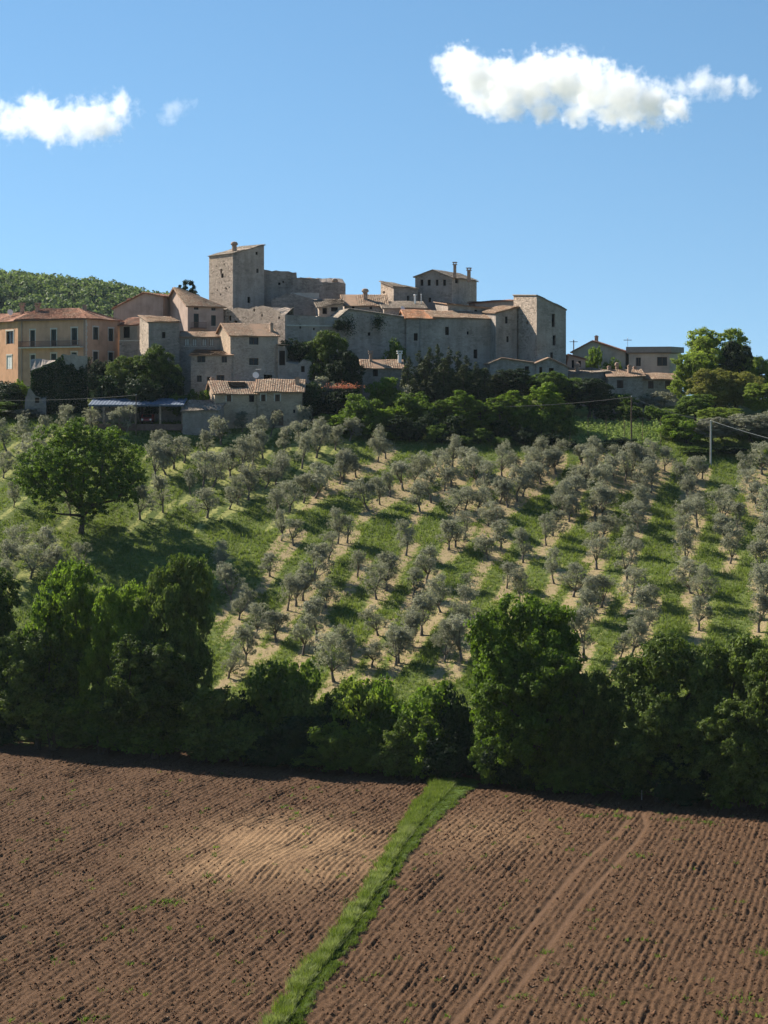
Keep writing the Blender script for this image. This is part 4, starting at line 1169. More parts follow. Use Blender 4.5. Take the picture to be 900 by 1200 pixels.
# ---- row of houses on the long town wall
h = House('wall_house', 'stone house built on the town wall with bulging gabled front', (397, 330), (476, 333), 9, 371, 'stone', 'tile_grey')
h.gable_v(Wz(361.5, 330), 0.14, Wz(371.5, 333), 0.3); h.win('f', 431, 389.5, 434, 393.3, 'dark'); h.build()
h = House('town_wall_house', 'narrow town wall house with orange tiles and a grey downpipe', (476.2, 332.4), (508, 333), 9, 372.3, 'stone', 'tile_org')
h.gable_u(1.5, 0.35, 0.5); h.win('f', 485, 390.5, 489.6, 399.2, 'dark'); h.build()
m = MB(); q = np.array((*h.A, 0)) + np.array((*h.u, 0)) * h.uv('f', 492, 380)[0] - np.array((*h.v, 0)) * 0.1; m.tube([q + np.array((0, 0, h.z0)), q + np.array((0, 0, h.z1 - 0.2))], [0.08, 0.08], 6); m.build('drainpipe', M['pipe'], h.root, h.org)
h = House('long_wall_house', 'long blank stone house wall with three small dark windows', (508.1, 333), (586, 337), 9, 371.5, 'stone', 'tile')
h.gable_u(1.2, 0.3, 0.4)
for w in ((521.8, 383, 526.2, 392.6), (547, 388.3, 549.6, 392), (555, 409.5, 559.6, 420)): h.win('f', *w, 'dark')
h.build()
h = House('upper_terrace_house', 'upper stone house with lit sloping roof edge set back on the wall', (525, 338.5), (586, 341), 7, 356, 'stone', 'tile')
h.shed(Wz(355.8, 338.5), Wz(362.6, 341), Wz(361, 348), Wz(353.8, 345.5), 0.3); h.win('f', 556, 363, 559.6, 371, 'dark'); h.build()
h = House('broad_roof_house', 'broad low house with wide tan tiled roof and round chimney above the wall', (404, 341), (453, 341.5), 9, 357, 'stone_house', 'tile')
h.gable_u(2.0, 0.5, 0.6)
for w in ((412.5, 358.5, 415.5, 361.5), (433, 359.5, 436, 362.5), (447, 358, 451, 363)): h.win('f', *w, 'dark')
h.build(); h.chimney(428, 338, 351, 8, 344, 'round')
h = House('side_roof_house', 'low house with faded tile roof behind the orange tiled one', (450, 339), (498, 340), 8, 360.5, 'stone_house', 'tile_grey')
h.gable_u(1.3, 0.4, 0.6); h.build()
h = House('ruin_shed', 'tumbledown stone shed with broken lean-to roofs inside the rampart', (374, 336.5), (402, 337), 6, 358, 'stone_lt', 'tile_grey', 'shed')
h.shed(Wz(359, 336.5), Wz(355, 337), Wz(351, 343), Wz(352, 343), 0.5); h.win('f', 378, 361, 383, 368, 'dark'); h.win('f', 388, 360, 396, 365, 'dark'); h.build()

# ---- palazzo on the hilltop with a row of four windows
h = House('hilltop_palazzo', 'square hilltop palazzo with a row of four dark windows and two chimneys', (486.5, 353), (529.6, 350.2), 11.5, 324, 'stone_dk', 'tile_grey')
h.gable_v(Wz(315.2, 350), 0.5, Wz(323.2, 347.5), 0.3)
for x0, x1 in ((492.5, 496), (500.8, 504.6), (510.4, 513.7), (519, 522.5)): h.win('f', x0, 327.7, x1, 334.8, 'dark')
h.win('f', 502, 348.7, 505, 354, 'dark'); h.win('r', 533.4, 325.6, 537.3, 332, 'dark')
h.build({'r': 'stone'}); h.chimney(533, 307, 319.5, 4.4, 349.5, 'pot'); h.chimney(549.5, 313.7, 324, 5.2, 350, 'pot')  # front in darker stone than the right wall, its shade painted in
h = House('palazzo_annex', 'lower annex with sunlit end wall attached to the hilltop palazzo', (461.3, 347), (489.5, 349), 5.0, 336, 'stone_dk', 'tile_grey')
h.shed(Wz(335.5, 347), Wz(337, 346.5), Wz(334, 352), Wz(329.8, 352), 0.25)
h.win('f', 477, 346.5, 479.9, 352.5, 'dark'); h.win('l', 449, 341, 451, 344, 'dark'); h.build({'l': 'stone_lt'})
for px, yt, yb, D, lb in ((486.3, 346, 358, 343, 'thick white flue pipe with cap in front of the hilltop palazzo'), (493.6, 345.5, 360, 343, 'thin white flue pipe with cross cap in front of the hilltop palazzo')):
    X = Wx(px, D); z0, z1 = Wz(yb, D) - 1.0, Wz(yt, D); rt = empty('flue_pipe', (X, D, z0), lb, 'flue')
    wd = 0.16 if px < 490 else 0.07
    m = MB(); m.tube([(X, D, z0), (X, D, z1)], [wd, wd], 8); m.build('pipe', M['white'], rt, rt.location)
    m = MB(); m.tube([(X, D, z1), (X, D, z1 + 0.15)], [wd * 1.9, wd * 1.4], 8); m.build('cap', M['white'], rt, rt.location)
D = 339; X = Wx(471, D); z = Wz(362, D); rt = empty('satellite_dish', (X, D, z - 1.2), 'pale satellite dish among the orange tiled roofs', 'satellite dish')
m = MB(); m.tube([(X, D, z - 1.2), (X, D, z)], [0.04, 0.04], 5); m.build('pole', M['pipe'], rt, rt.location)
m = MB(); m.tube([(X, D - 0.05, z), (X + 0.12, D - 0.22, z + 0.1)], [0.1, 0.42], 12); m.build('dish', M['white'], rt, rt.location)

# ---- right keep and neighbours
h = House('corner_keep', 'tall corner keep with slanted roof line and three slit windows', (629, 331), (663.3, 333.5), 7.4, 345.5, 'stone', 'tile_grey', 'tower')
h.shed(Wz(345.6, 331), Wz(362.8, 333.5), Wz(362.6, 341), Wz(346, 339), 0.12)
for w in ((646.7, 368, 650.4, 383), (647.7, 393, 651.2, 404.8), (645, 413, 648.2, 421.8)): h.win('f', *w, 'dark')
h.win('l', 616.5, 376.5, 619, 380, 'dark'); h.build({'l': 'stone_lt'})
h = House('keep_flank', 'stone block with lit sloping eave tucked against the corner keep', (581, 334.5), (606, 336), 6, 366, 'stone', 'tile')
h.shed(Wz(366, 334.5), Wz(360, 336), Wz(359, 342), Wz(365, 341), 0.3)
h.win('f', 592, 371, 595, 379, 'dark'); h.win('f', 593.5, 394, 596.2, 401, 'dark'); h.build()
h = House('red_roof_house', 'long reddish house behind the wall with a thin dark eave', (557, 348), (604, 349), 6, 355.5, 'pink', 'tile_red')
h.shed(Wz(355, 348), Wz(351.5, 349), Wz(351, 355), Wz(354.5, 354), 0.35); h.build()
m = MB()
h = House('low_gable_house', 'low stone house with wavy double gabled roof at the foot of the keep', (574, 326), (628, 326.5), 6, 425, 'stone', 'tile')
h.gable_v(Wz(419.5, 326), 0.24, Wz(425.5, 326.5), 0.3); h.win('f', 615, 429.3, 620, 437.8, 'dark'); h.build()
h = House('low_gable_annex', 'second low gable with two dark windows at the foot of the keep', (628.2, 326.2), (665.5, 326.5), 6, 425.3, 'stone', 'tile')
h.gable_v(Wz(419.2, 326.2), 0.4, Wz(430, 326.5), 0.3); h.win('f', 632, 430, 635.6, 438.4, 'dark'); h.win('f', 643.3, 431.2, 649, 439, 'dark'); h.build()

# ---- houses on the right
h = House('white_gable_house', 'pale grey gabled house with reddish tile roof and square chimney', (671, 350), (733, 348), 14, 411.5, 'greyp', 'tile_red')
h.gable_v(Wz(399.2, 350), 0.38, Wz(411.8, 348), 0.4); h.build(); h.chimney(699, 393, 400, 4.8, 351)
h = House('flat_roof_house', 'modern grey house with thick flat roof fascia and dark square window', (737, 346), (784.5, 344.5), 8, 412, 'greyp', 'tile_grey')
h.B = np.array((Wx(784.5, 344.5), 344.5)); h.u = U(h.B - h.A); h.v = np.array((-h.u[1], h.u[0])); h.u2 = U(np.array((0.55, 0.83)))
h.C = h.B + h.u2 * 4.5; h.D = h.A + h.v * 8
h.shed(Wz(413.5, 346), Wz(413.5, 344.5), Wz(412, 346), Wz(411.5, 353), 0.25, tile=False)
h.win('f', 745, 419, 751, 429.2, 'glass'); h.win('f', 770, 418.3, 781.8, 428.8, 'glass')
h.build()
m = MB(); zf = Wz(406.3, 345); oh = 0.45
P = [h.p3(-oh, -oh, zf), (*(h.B - h.v * oh + h.u * 0.3), zf), (*(h.C + h.u2 * 0.4 + h.u * 0.35), zf), (*(h.D + h.v * 0.3), zf)]
Pl = [(p[0], p[1], Wz(413.2, 345) + 0.02) for p in P]
m.poly(P); m.poly(Pl[::-1])
for i in range(4): m.poly([Pl[i], Pl[(i + 1) % 4], P[(i + 1) % 4], P[i]])
m.build('fascia', M['fascia'], h.root, h.org)
h = House('low_farm_house', 'long low stone house with two tiled roofs above the vineyard', (754, 335), (800, 335.5), 7, 444.2, 'stone_house', 'tile')
h.gable_u(1.0, 0.35, 0.5); h.win('f', 759.5, 446.4, 766, 455.5, 'brown'); h.win('f', 779.5, 446.4, 786, 456, 'brown'); h.build()
h = House('low_farm_annex', 'low stone annex with sunlit tile roof and cluster of chimneys', (713, 334.4), (753.8, 334.8), 7, 440.4, 'stone_house', 'tile')
h.gable_u(1.1, 0.35, 0.5); h.win('f', 723, 445.5, 730.6, 455, 'brown'); h.build()
h.chimney(737.7, 427.5, 438.5, 5, 336.5, 'cap'); h.chimney(714, 428.5, 434, 5, 338); h.chimney(723, 424.5, 433, 5, 338.5, 'round'); h.chimney(744, 429, 434, 5, 338.5)
h = House('grey_roof_house', 'shaded low house with grey lichen roof beside the low annex', (667, 333.5), (713, 336.5), 6, 438, 'stone_dk', 'tile_grey')
h.shed(Wz(438.5, 333.5), Wz(434.5, 336.5), Wz(431, 342), Wz(431.5, 339), 0.3); h.build()
h = House('small_brown_house', 'small brown stone house with two windows beside the corner keep', (664.5, 340), (686, 340.5), 5, 420.5, 'pink', 'tile_red')
h.gable_v(Wz(415.5, 340), 0.05, Wz(421, 340.5), 0.3); h.win('f', 670, 422, 673, 431, 'dark'); h.win('f', 677.5, 423, 681, 430, 'dark'); h.build(); h.chimney(676.5, 425, 433, 7, 336.5, 'round')

# ---- low tiled shed amid the garden trees, with two chimneys
h = House('garden_house', 'low garden house with pale tile roof and two white chimneys among trees', (425, 318), (472, 318.5), 5, 430.5, 'stone_dk', 'tile')
h.gable_u(1.3, 0.35, 0.6); h.win('f', 437, 433, 443, 441, 'dark'); h.build()
h.chimney(434.5, 411, 420, 5.5, 320.5, 'pot'); c = h.chimney(468.5, 411, 420, 6.5, 320.5, 'pot'); c.data.materials[0] = M['white']

# ---- ivy-covered ruin
def ivy(name, parent, org, pts_fn, n, size, mat, seed, thick=0.35):
    r = np.random.default_rng(seed)
    P, Nn = pts_fn(r, n)
    cl = vnoise(P[:, 0] * 1.1 + P[:, 1], P[:, 2] * 1.1, seed)
    P = P + Nn * (r.random(n) * thick * (0.4 + 1.2 * cl))[:, None]
    Nr = Nn + r.normal(0, 0.5, (n, 3)); Nr[:, 2] += 0.3
    V, Fc, rd = leaf_quads(r, P - np.array(org), Nr, size, 0.85, np.clip(0.5 * cl + 0.5 * r.random(n), 0, 1))
    return link(name, mesh_np(name, V, Fc, rd, None, M[mat]), parent)
h = House('ivy_ruin', 'ruined roofless stone house almost wholly covered in dark ivy', (36, 311), (102.5, 312.5), 1.6, 420, 'stone', 'tile', 'ruin')
h.ragged([(36, 434), (50, 428), (62, 424), (70, 418), (73, 414.5), (90, 415.5), (93, 417), (102, 416)], 0.2); h.build()
def ivyp(r, n):
    us = r.uniform(0, h.L * 0.99, n); tz = np.interp(us, [p[0] for p in h.tops['f']], [p[1] for p in h.tops['f']])
    lim = tz - 0.1 - 1.6 * sstep(h.L * 0.55, h.L * 0.62, us) * (1 - sstep(h.L * 0.97, h.L, us)) * (0.6 + vnoise(us * 1.3, us * 0, 3))
    zz_ = h.z0 + (lim - h.z0) * r.random(n)
    p = h.A[None] + us[:, None] * h.u[None]
    return np.column_stack([p, zz_]), np.tile(np.array((*-h.v, 0.0)), (n, 1))
ivy('ivy', h.root, h.org, ivyp, 9000, 0.24, 'leaf_dark', 3, 0.6)
def ivyr(r, n):
    us = r.uniform(0, 1.6, n); p = h.B[None] + us[:, None] * h.v[None]; zz_ = h.z0 + (h.tops['r'][0][1] - 0.2 - h.z0) * r.random(n)
    return np.column_stack([p, zz_]), np.tile(np.array((*h.u, 0.0)), (n, 1))
ivy('ivy', h.root, h.org, ivyr, 900, 0.24, 'leaf_dark', 4, 0.6)
h = House('ruin_buttress', 'crumbling pale rubble buttress at the corner of the ivy ruin', (29, 309.5), (54, 309.8), 1.6, 465, 'stone_dk', 'tile', 'ruin')
h.ragged([(29, 474), (33, 456), (36, 454), (41, 463), (47, 466), (54, 476)], 0.25); h.win('f', 41, 466, 46, 472, 'dark'); h.build()

# ---- long open shed with zinc roof
D = 302.5; X0, X1 = Wx(104, D), Wx(216, D); z1, z0 = Wz(474.5, D), gz1(Wx(160, D), D) - 0.8
rt = empty('open_shed', ((X0 + X1) / 2, D, z0), 'long open fronted shed with pale blue zinc roof', 'shed')
m = MB(); nr = 28
for i in range(nr):
    xa, xb = X0 + (X1 - X0) * i / nr, X0 + (X1 - X0) * (i + 1) / nr
    xm_ = (xa + xb) / 2
    zb = z1 + 1.0
    m.poly([(xa, D - 0.6, z1), (xm_, D - 0.6, z1 + 0.06), (xm_, D + 5, zb + 0.06), (xa, D + 5, zb)], 0.5); m.poly([(xm_, D - 0.6, z1 + 0.06), (xb, D - 0.6, z1), (xb, D + 5, zb), (xm_, D + 5, zb + 0.06)], 0.5)
m.build('roof', M['metal'], rt, rt.location)
m = MB(); m.box((X0, D - 0.55, z1 - 0.22), (X1 - X0, 0, 0), (0, 0.12, 0), (0, 0, 0.2)); m.build('fascia_board', M['metal'], rt, rt.location)
for px in (106, 122, 140, 159.5, 188, 214):
    m = MB(); m.abox(Wx(px, D), D - 0.2, z0, 0.28, 0.28, z1 - z0 - 0.24); m.build('post', M['brick'], rt, rt.location)
m = MB(); m.box((X0, D + 4.8, z0), (X1 - X0, 0, 0), (0, 0.2, 0), (0, 0, z1 + 0.9 - z0)); m.build('back_wall', M['stone_dk'], rt, rt.location)
# red car parked inside
cx, cy = Wx(171.5, D + 1.4), D + 1.4; cz = Wz(497.0, D) 
cz = max(cz, gz1(cx, cy) + 0.02)
m = MB(); m.abox(cx, cy + 1, gz1(cx, cy + 1) - 0.6, 14, 5.5, cz - gz1(cx, cy + 1) + 0.6); m.build('floor_slab', M['rust'], rt, rt.location)
ct = empty('parked_car', (cx, cy, cz), 'small red car parked under the open shed, headlights outward', 'car')
m = MB()
prof = [(-0.05, 0.35), (0.0, 0.75), (0.9, 0.92), (1.5, 1.42), (3.0, 1.45), (3.7, 0.95), (3.85, 0.4)]
for sx in (-0.85, 0.85): m.poly([(cx + sx, cy + a, cz + b) for a, b in (prof if sx > 0 else prof[::-1])])
for (a, b), (c_, d_) in zip(prof, prof[1:] + prof[:1]): m.poly([(cx - 0.85, cy + a, cz + b), (cx + 0.85, cy + a, cz + b), (cx + 0.85, cy + c_, cz + d_), (cx - 0.85, cy + c_, cz + d_)])
m.build('body', M['redpaint'], ct, ct.location)
m = MB(); m.poly([(cx - 0.72, cy + 0.9, cz + 0.97), (cx + 0.72, cy + 0.9, cz + 0.97), (cx + 0.66, cy + 1.42, cz + 1.4), (cx - 0.66, cy + 1.42, cz + 1.4)]); m.build('windscreen', M['glass'], ct, ct.location)
for sx in (-1, 1):
    m = MB(); m.tube([(cx + sx * 0.62, cy - 0.08, cz + 0.66), (cx + sx * 0.62, cy + 0.02, cz + 0.66)], [0.15, 0.17], 12); m.build('headlight', M['lamp'], ct, ct.location)
    for yy in (0.75, 3.1):
        m = MB(); m.tube([(cx + sx * 0.66, cy + yy, cz + 0.32), (cx + sx * 0.87, cy + yy, cz + 0.32)], [0.32, 0.32], 14); m.build('wheel', M['rubber'], ct, ct.location)
m = MB(); m.box((cx - 0.82, cy - 0.12, cz + 0.36), (1.64, 0, 0), (0, 0.12, 0), (0, 0, 0.16)); m.build('bumper', M['rubber'], ct, ct.location)
# low lean-to beside the farmhouse
D = 300.8
h = House('lean_to_shed', 'small dark lean-to roof at the corner of the farmhouse', (214, 301.5), (256, 300.5), 4, 479, 'stone_dk', 'tile_grey', 'shed')
h.shed(Wz(481, 301.5), Wz(480, 300.5), Wz(470, 305), Wz(470, 305), 0.3); h.build()

# ---- utility poles and wires
def upole(px, yt, yb, D, mat, lb, wd=0.11, cross=False):
    X = Wx(px, D); z1 = Wz(yt, D); z0 = min(gz1(X, D), Wz(yb, D)) - 0.3
    rt = empty('utility_pole', (X, D, z0), lb, 'utility pole')
    m = MB(); m.tube([(X, D, z0), (X, D, (z0 + z1) / 2), (X, D, z1)], [wd * 1.25, wd * 1.1, wd], 8); m.build('post', M[mat], rt, rt.location)
    if cross:
        m = MB(); m.box((X - 0.7, D - 0.06, z1 - 0.35), (1.4, 0, 0), (0, 0.12, 0), (0, 0, 0.1)); m.build('crossarm', M['wood'], rt, rt.location)
    m = MB(); m.tube([(X, D, z1), (X, D, z1 + 0.16)], [0.05, 0.03], 6); m.build('insulator', M['white'], rt, rt.location)
    return (X, D, z1)
pa = upole(740, 465, 524, 296, 'wood', 'thin dark wooden pole standing in front of the vineyard', 0.1)
pb = upole(833, 493, 531, 290, 'concrete', 'pale concrete post holding a wire at the edge of the grove', 0.11)
pc = upole(159.5, 463, 502, 300.5, 'wood', 'thin pole in front of the open zinc roofed shed', 0.08)
pd = upole(468.5, 473, 490, 306, 'concrete', 'short grey pole among the garden shrubs', 0.08)
pe = upole(672.3, 398.5, 408, 356, 'wood', 'distant pole with crossarm behind the small brown house', 0.09, True)
pf = upole(735.5, 396.5, 402, 353, 'pipe', 'thin television aerial on the reddish roof', 0.03, True)
def wire(a, b, sag, lb, rad=0.025, mat='pipe'):
    a = np.array(a); b = np.array(b); t = np.linspace(0, 1, 13)
    pts = [a + (b - a) * k_ - np.array((0, 0, sag * 4 * k_ * (1 - k_))) for k_ in t]
    m = MB(); m.tube(pts, [rad] * 13, 5); o = m.build('overhead_wire', M[mat]); tag(o, lb, 'wire')
wire(pb, (Wx(960, 280), 280, Wz(527, 280)), 0.3, 'bright overhead wire running down from the concrete post', 0.035, 'concrete')
wire(pa, pb, 0.5, 'thin overhead wire between the vineyard pole and the concrete post', 0.02)
wire(pd, pa, 0.9, 'thin overhead wire between garden shrubs and the vineyard pole', 0.02)
wire((Wx(-40, 305), 305, Wz(468, 305)), pc, 0.4, 'thin overhead wire crossing in front of the ivy ruin', 0.022)

# ------------------------------------------------------------------ hedgerow along the field
def hedge_D(px, off=0.0): 
    return (194.0 + max(off, -1.0) * 0.8) / (1 + (0.45 if px < 450 else 0.56) * (px - 450) / F)
HT = [  # px, top, width px, offset, variant, leaf, label
    (-22, 672, 125, 3, 0, 'leaf_hedge', 'dark tall hedgerow tree next to the broad double-topped tree'),
    (80, 662, 112, 3, 1, 'leaf_bright', 'broad hedgerow tree with rounded bright top below the oak'),
    (138, 692, 100, 2, 2, 'leaf_bright', 'middle hedgerow tree of the tall clump below the oak'),
    (205, 652, 108, 4, 3, 'leaf_hedge', 'tallest hedgerow tree of the clump, with pointed top'),
    (44, 740, 120, -2, 4, 'leaf_hedge', 'lower dark hedgerow tree filling the clump beside the field'),
    (180, 750, 130, -3, 5, 'leaf_hedge', 'low dark hedgerow tree under the pointed tree'),
    (618, 704, 158, 2, 4, 'leaf_oak', 'large bright green hedgerow tree standing behind the end of the grass strip'),
    (640, 768, 150, -2, 2, 'leaf_oak', 'lower skirt tree below the large bright hedgerow tree'),
    (688, 790, 90, -1, 1, 'leaf_hedge', 'dark low tree between the two big hedgerow trees'),
    (790, 748, 150, 3, 0, 'leaf_hedge', 'wide dull green hedgerow tree with a rounded crown'),
    (858, 744, 140, 4, 3, 'leaf_hedge', 'wide dull green hedgerow tree beside the rounded one, taller crown'),
    (920, 770, 130, 0, 5, 'leaf_hedge', 'hedgerow tree with pale leaf tips next to the wide crowns'),
    (770, 825, 120, -4, 2, 'leaf_hedge', 'low dark hedgerow tree at the edge of the ploughed field under the rounded crown'),
    (860, 820, 130, -4, 1, 'leaf_hedge', 'low dark hedgerow tree at the edge of the ploughed field under the taller crown'),
]
for (px, top, wp, off, v, mt, lb) in HT:
    plant_px('hedgerow_tree', lb, 'tree', 'broad', v, px, top, wp * 1.02, hedge_D(px, off), mt, 'hedgerow trees along the field', None, None, wp / F * 195 * 0.75)
HB = [(270, 815, 75, 1), (300, 790, 75, 3), (332, 768, 85, 3), (365, 800, 70, 2), (395, 805, 60, 2), (440, 822, 65, 1), (500, 835, 70, 0), (540, 800, 60, 3), (575, 840, 80, -2),
      (285, 830, 90, -2), (345, 835, 100, -3), (410, 845, 90, -3), (470, 850, 80, -3), (525, 850, 70, -3), (120, 800, 110, -5), (60, 810, 110, -5), (0, 800, 110, -5), (190, 815, 110, -5), (240, 800, 90, -3),
      (610, 850, 90, -4), (680, 860, 100, -4), (735, 865, 90, -5), (800, 870, 100, -5), (870, 875, 100, -5), (915, 870, 90, -5), (-30, 800, 110, -4), (650, 870, 80, -4), (250, 850, 80, -4), (310, 858, 80, -4), (380, 868, 80, -4)] + [(p_, 835 + 0.05 * p_, 80, 5) for p_ in range(-20, 930, 52)]
for i, (px, top, wp, off) in enumerate(HB):
    bright = i in (3, 4, 7)
    where = ('under the dark tall hedgerow tree' if px < 30 else 'under the broad bright topped tree' if px < 160 else 'under the pointed hedgerow tree' if px < 262 else 'in the low gap of the hedgerow' if px < 400
             else 'between the elder bush and the large bright tree' if px < 560 else 'under the large bright hedgerow tree' if px < 720 else 'under the wide dull green crowns')
    lk = ('dull green', 'blackish green', 'fresh green')[(i * 7) % 3]
    plant_px('hedge_bush', lk + ' bush ' + where + ' at the field edge', 'bush', 'bush', i % 4, px, top, wp * 1.1, hedge_D(px, off), ('leaf_hedge', 'leaf_dark', 'leaf_mid')[(i * 7) % 3], lk + ' hedge bushes ' + where, None, None, 4.0)
for px, top, wp, off, mt, lb in ((420, 785, 78, 4, 'leaf_lime', 'lime yellow elder bush glowing in the hedgerow behind the field'), (385, 795, 50, 5, 'leaf_lime', 'small lime shrub beside the elder bush'), (455, 790, 60, 5, 'leaf_bright', 'bright green bush behind the elder in the hedgerow'),
                                 (505, 783, 95, 4, 'leaf_bright', 'feathery bright green shrub beside the large hedgerow tree'), (490, 845, 55, -4, 'leaf_bright', 'upright light green shrub at the head of the grass strip'), (335, 772, 90, 5, 'leaf_mid', 'rounded mid green bush in the gap of the hedgerow')):
    plant_px('hedge_shrub', lb, 'bush', 'bush', int(px) % 4, px, top, wp * 1.1, hedge_D(px, off), mt)
# a dead white post and a thin post in the shade of the hedge
D = hedge_D(752, -6); X = Wx(752, D); m = MB(); m.tube([(X, D, gz1(X, D) - 0.3), (X, D, gz1(X, D) + 1.6)], [0.05, 0.04], 6)
o = m.build('fence_post', M['concrete'], None, (X, D, gz1(X, D))); o.location = (X, D, gz1(X, D)); tag(o, 'thin pale post at the shaded edge of the ploughed field', 'post')

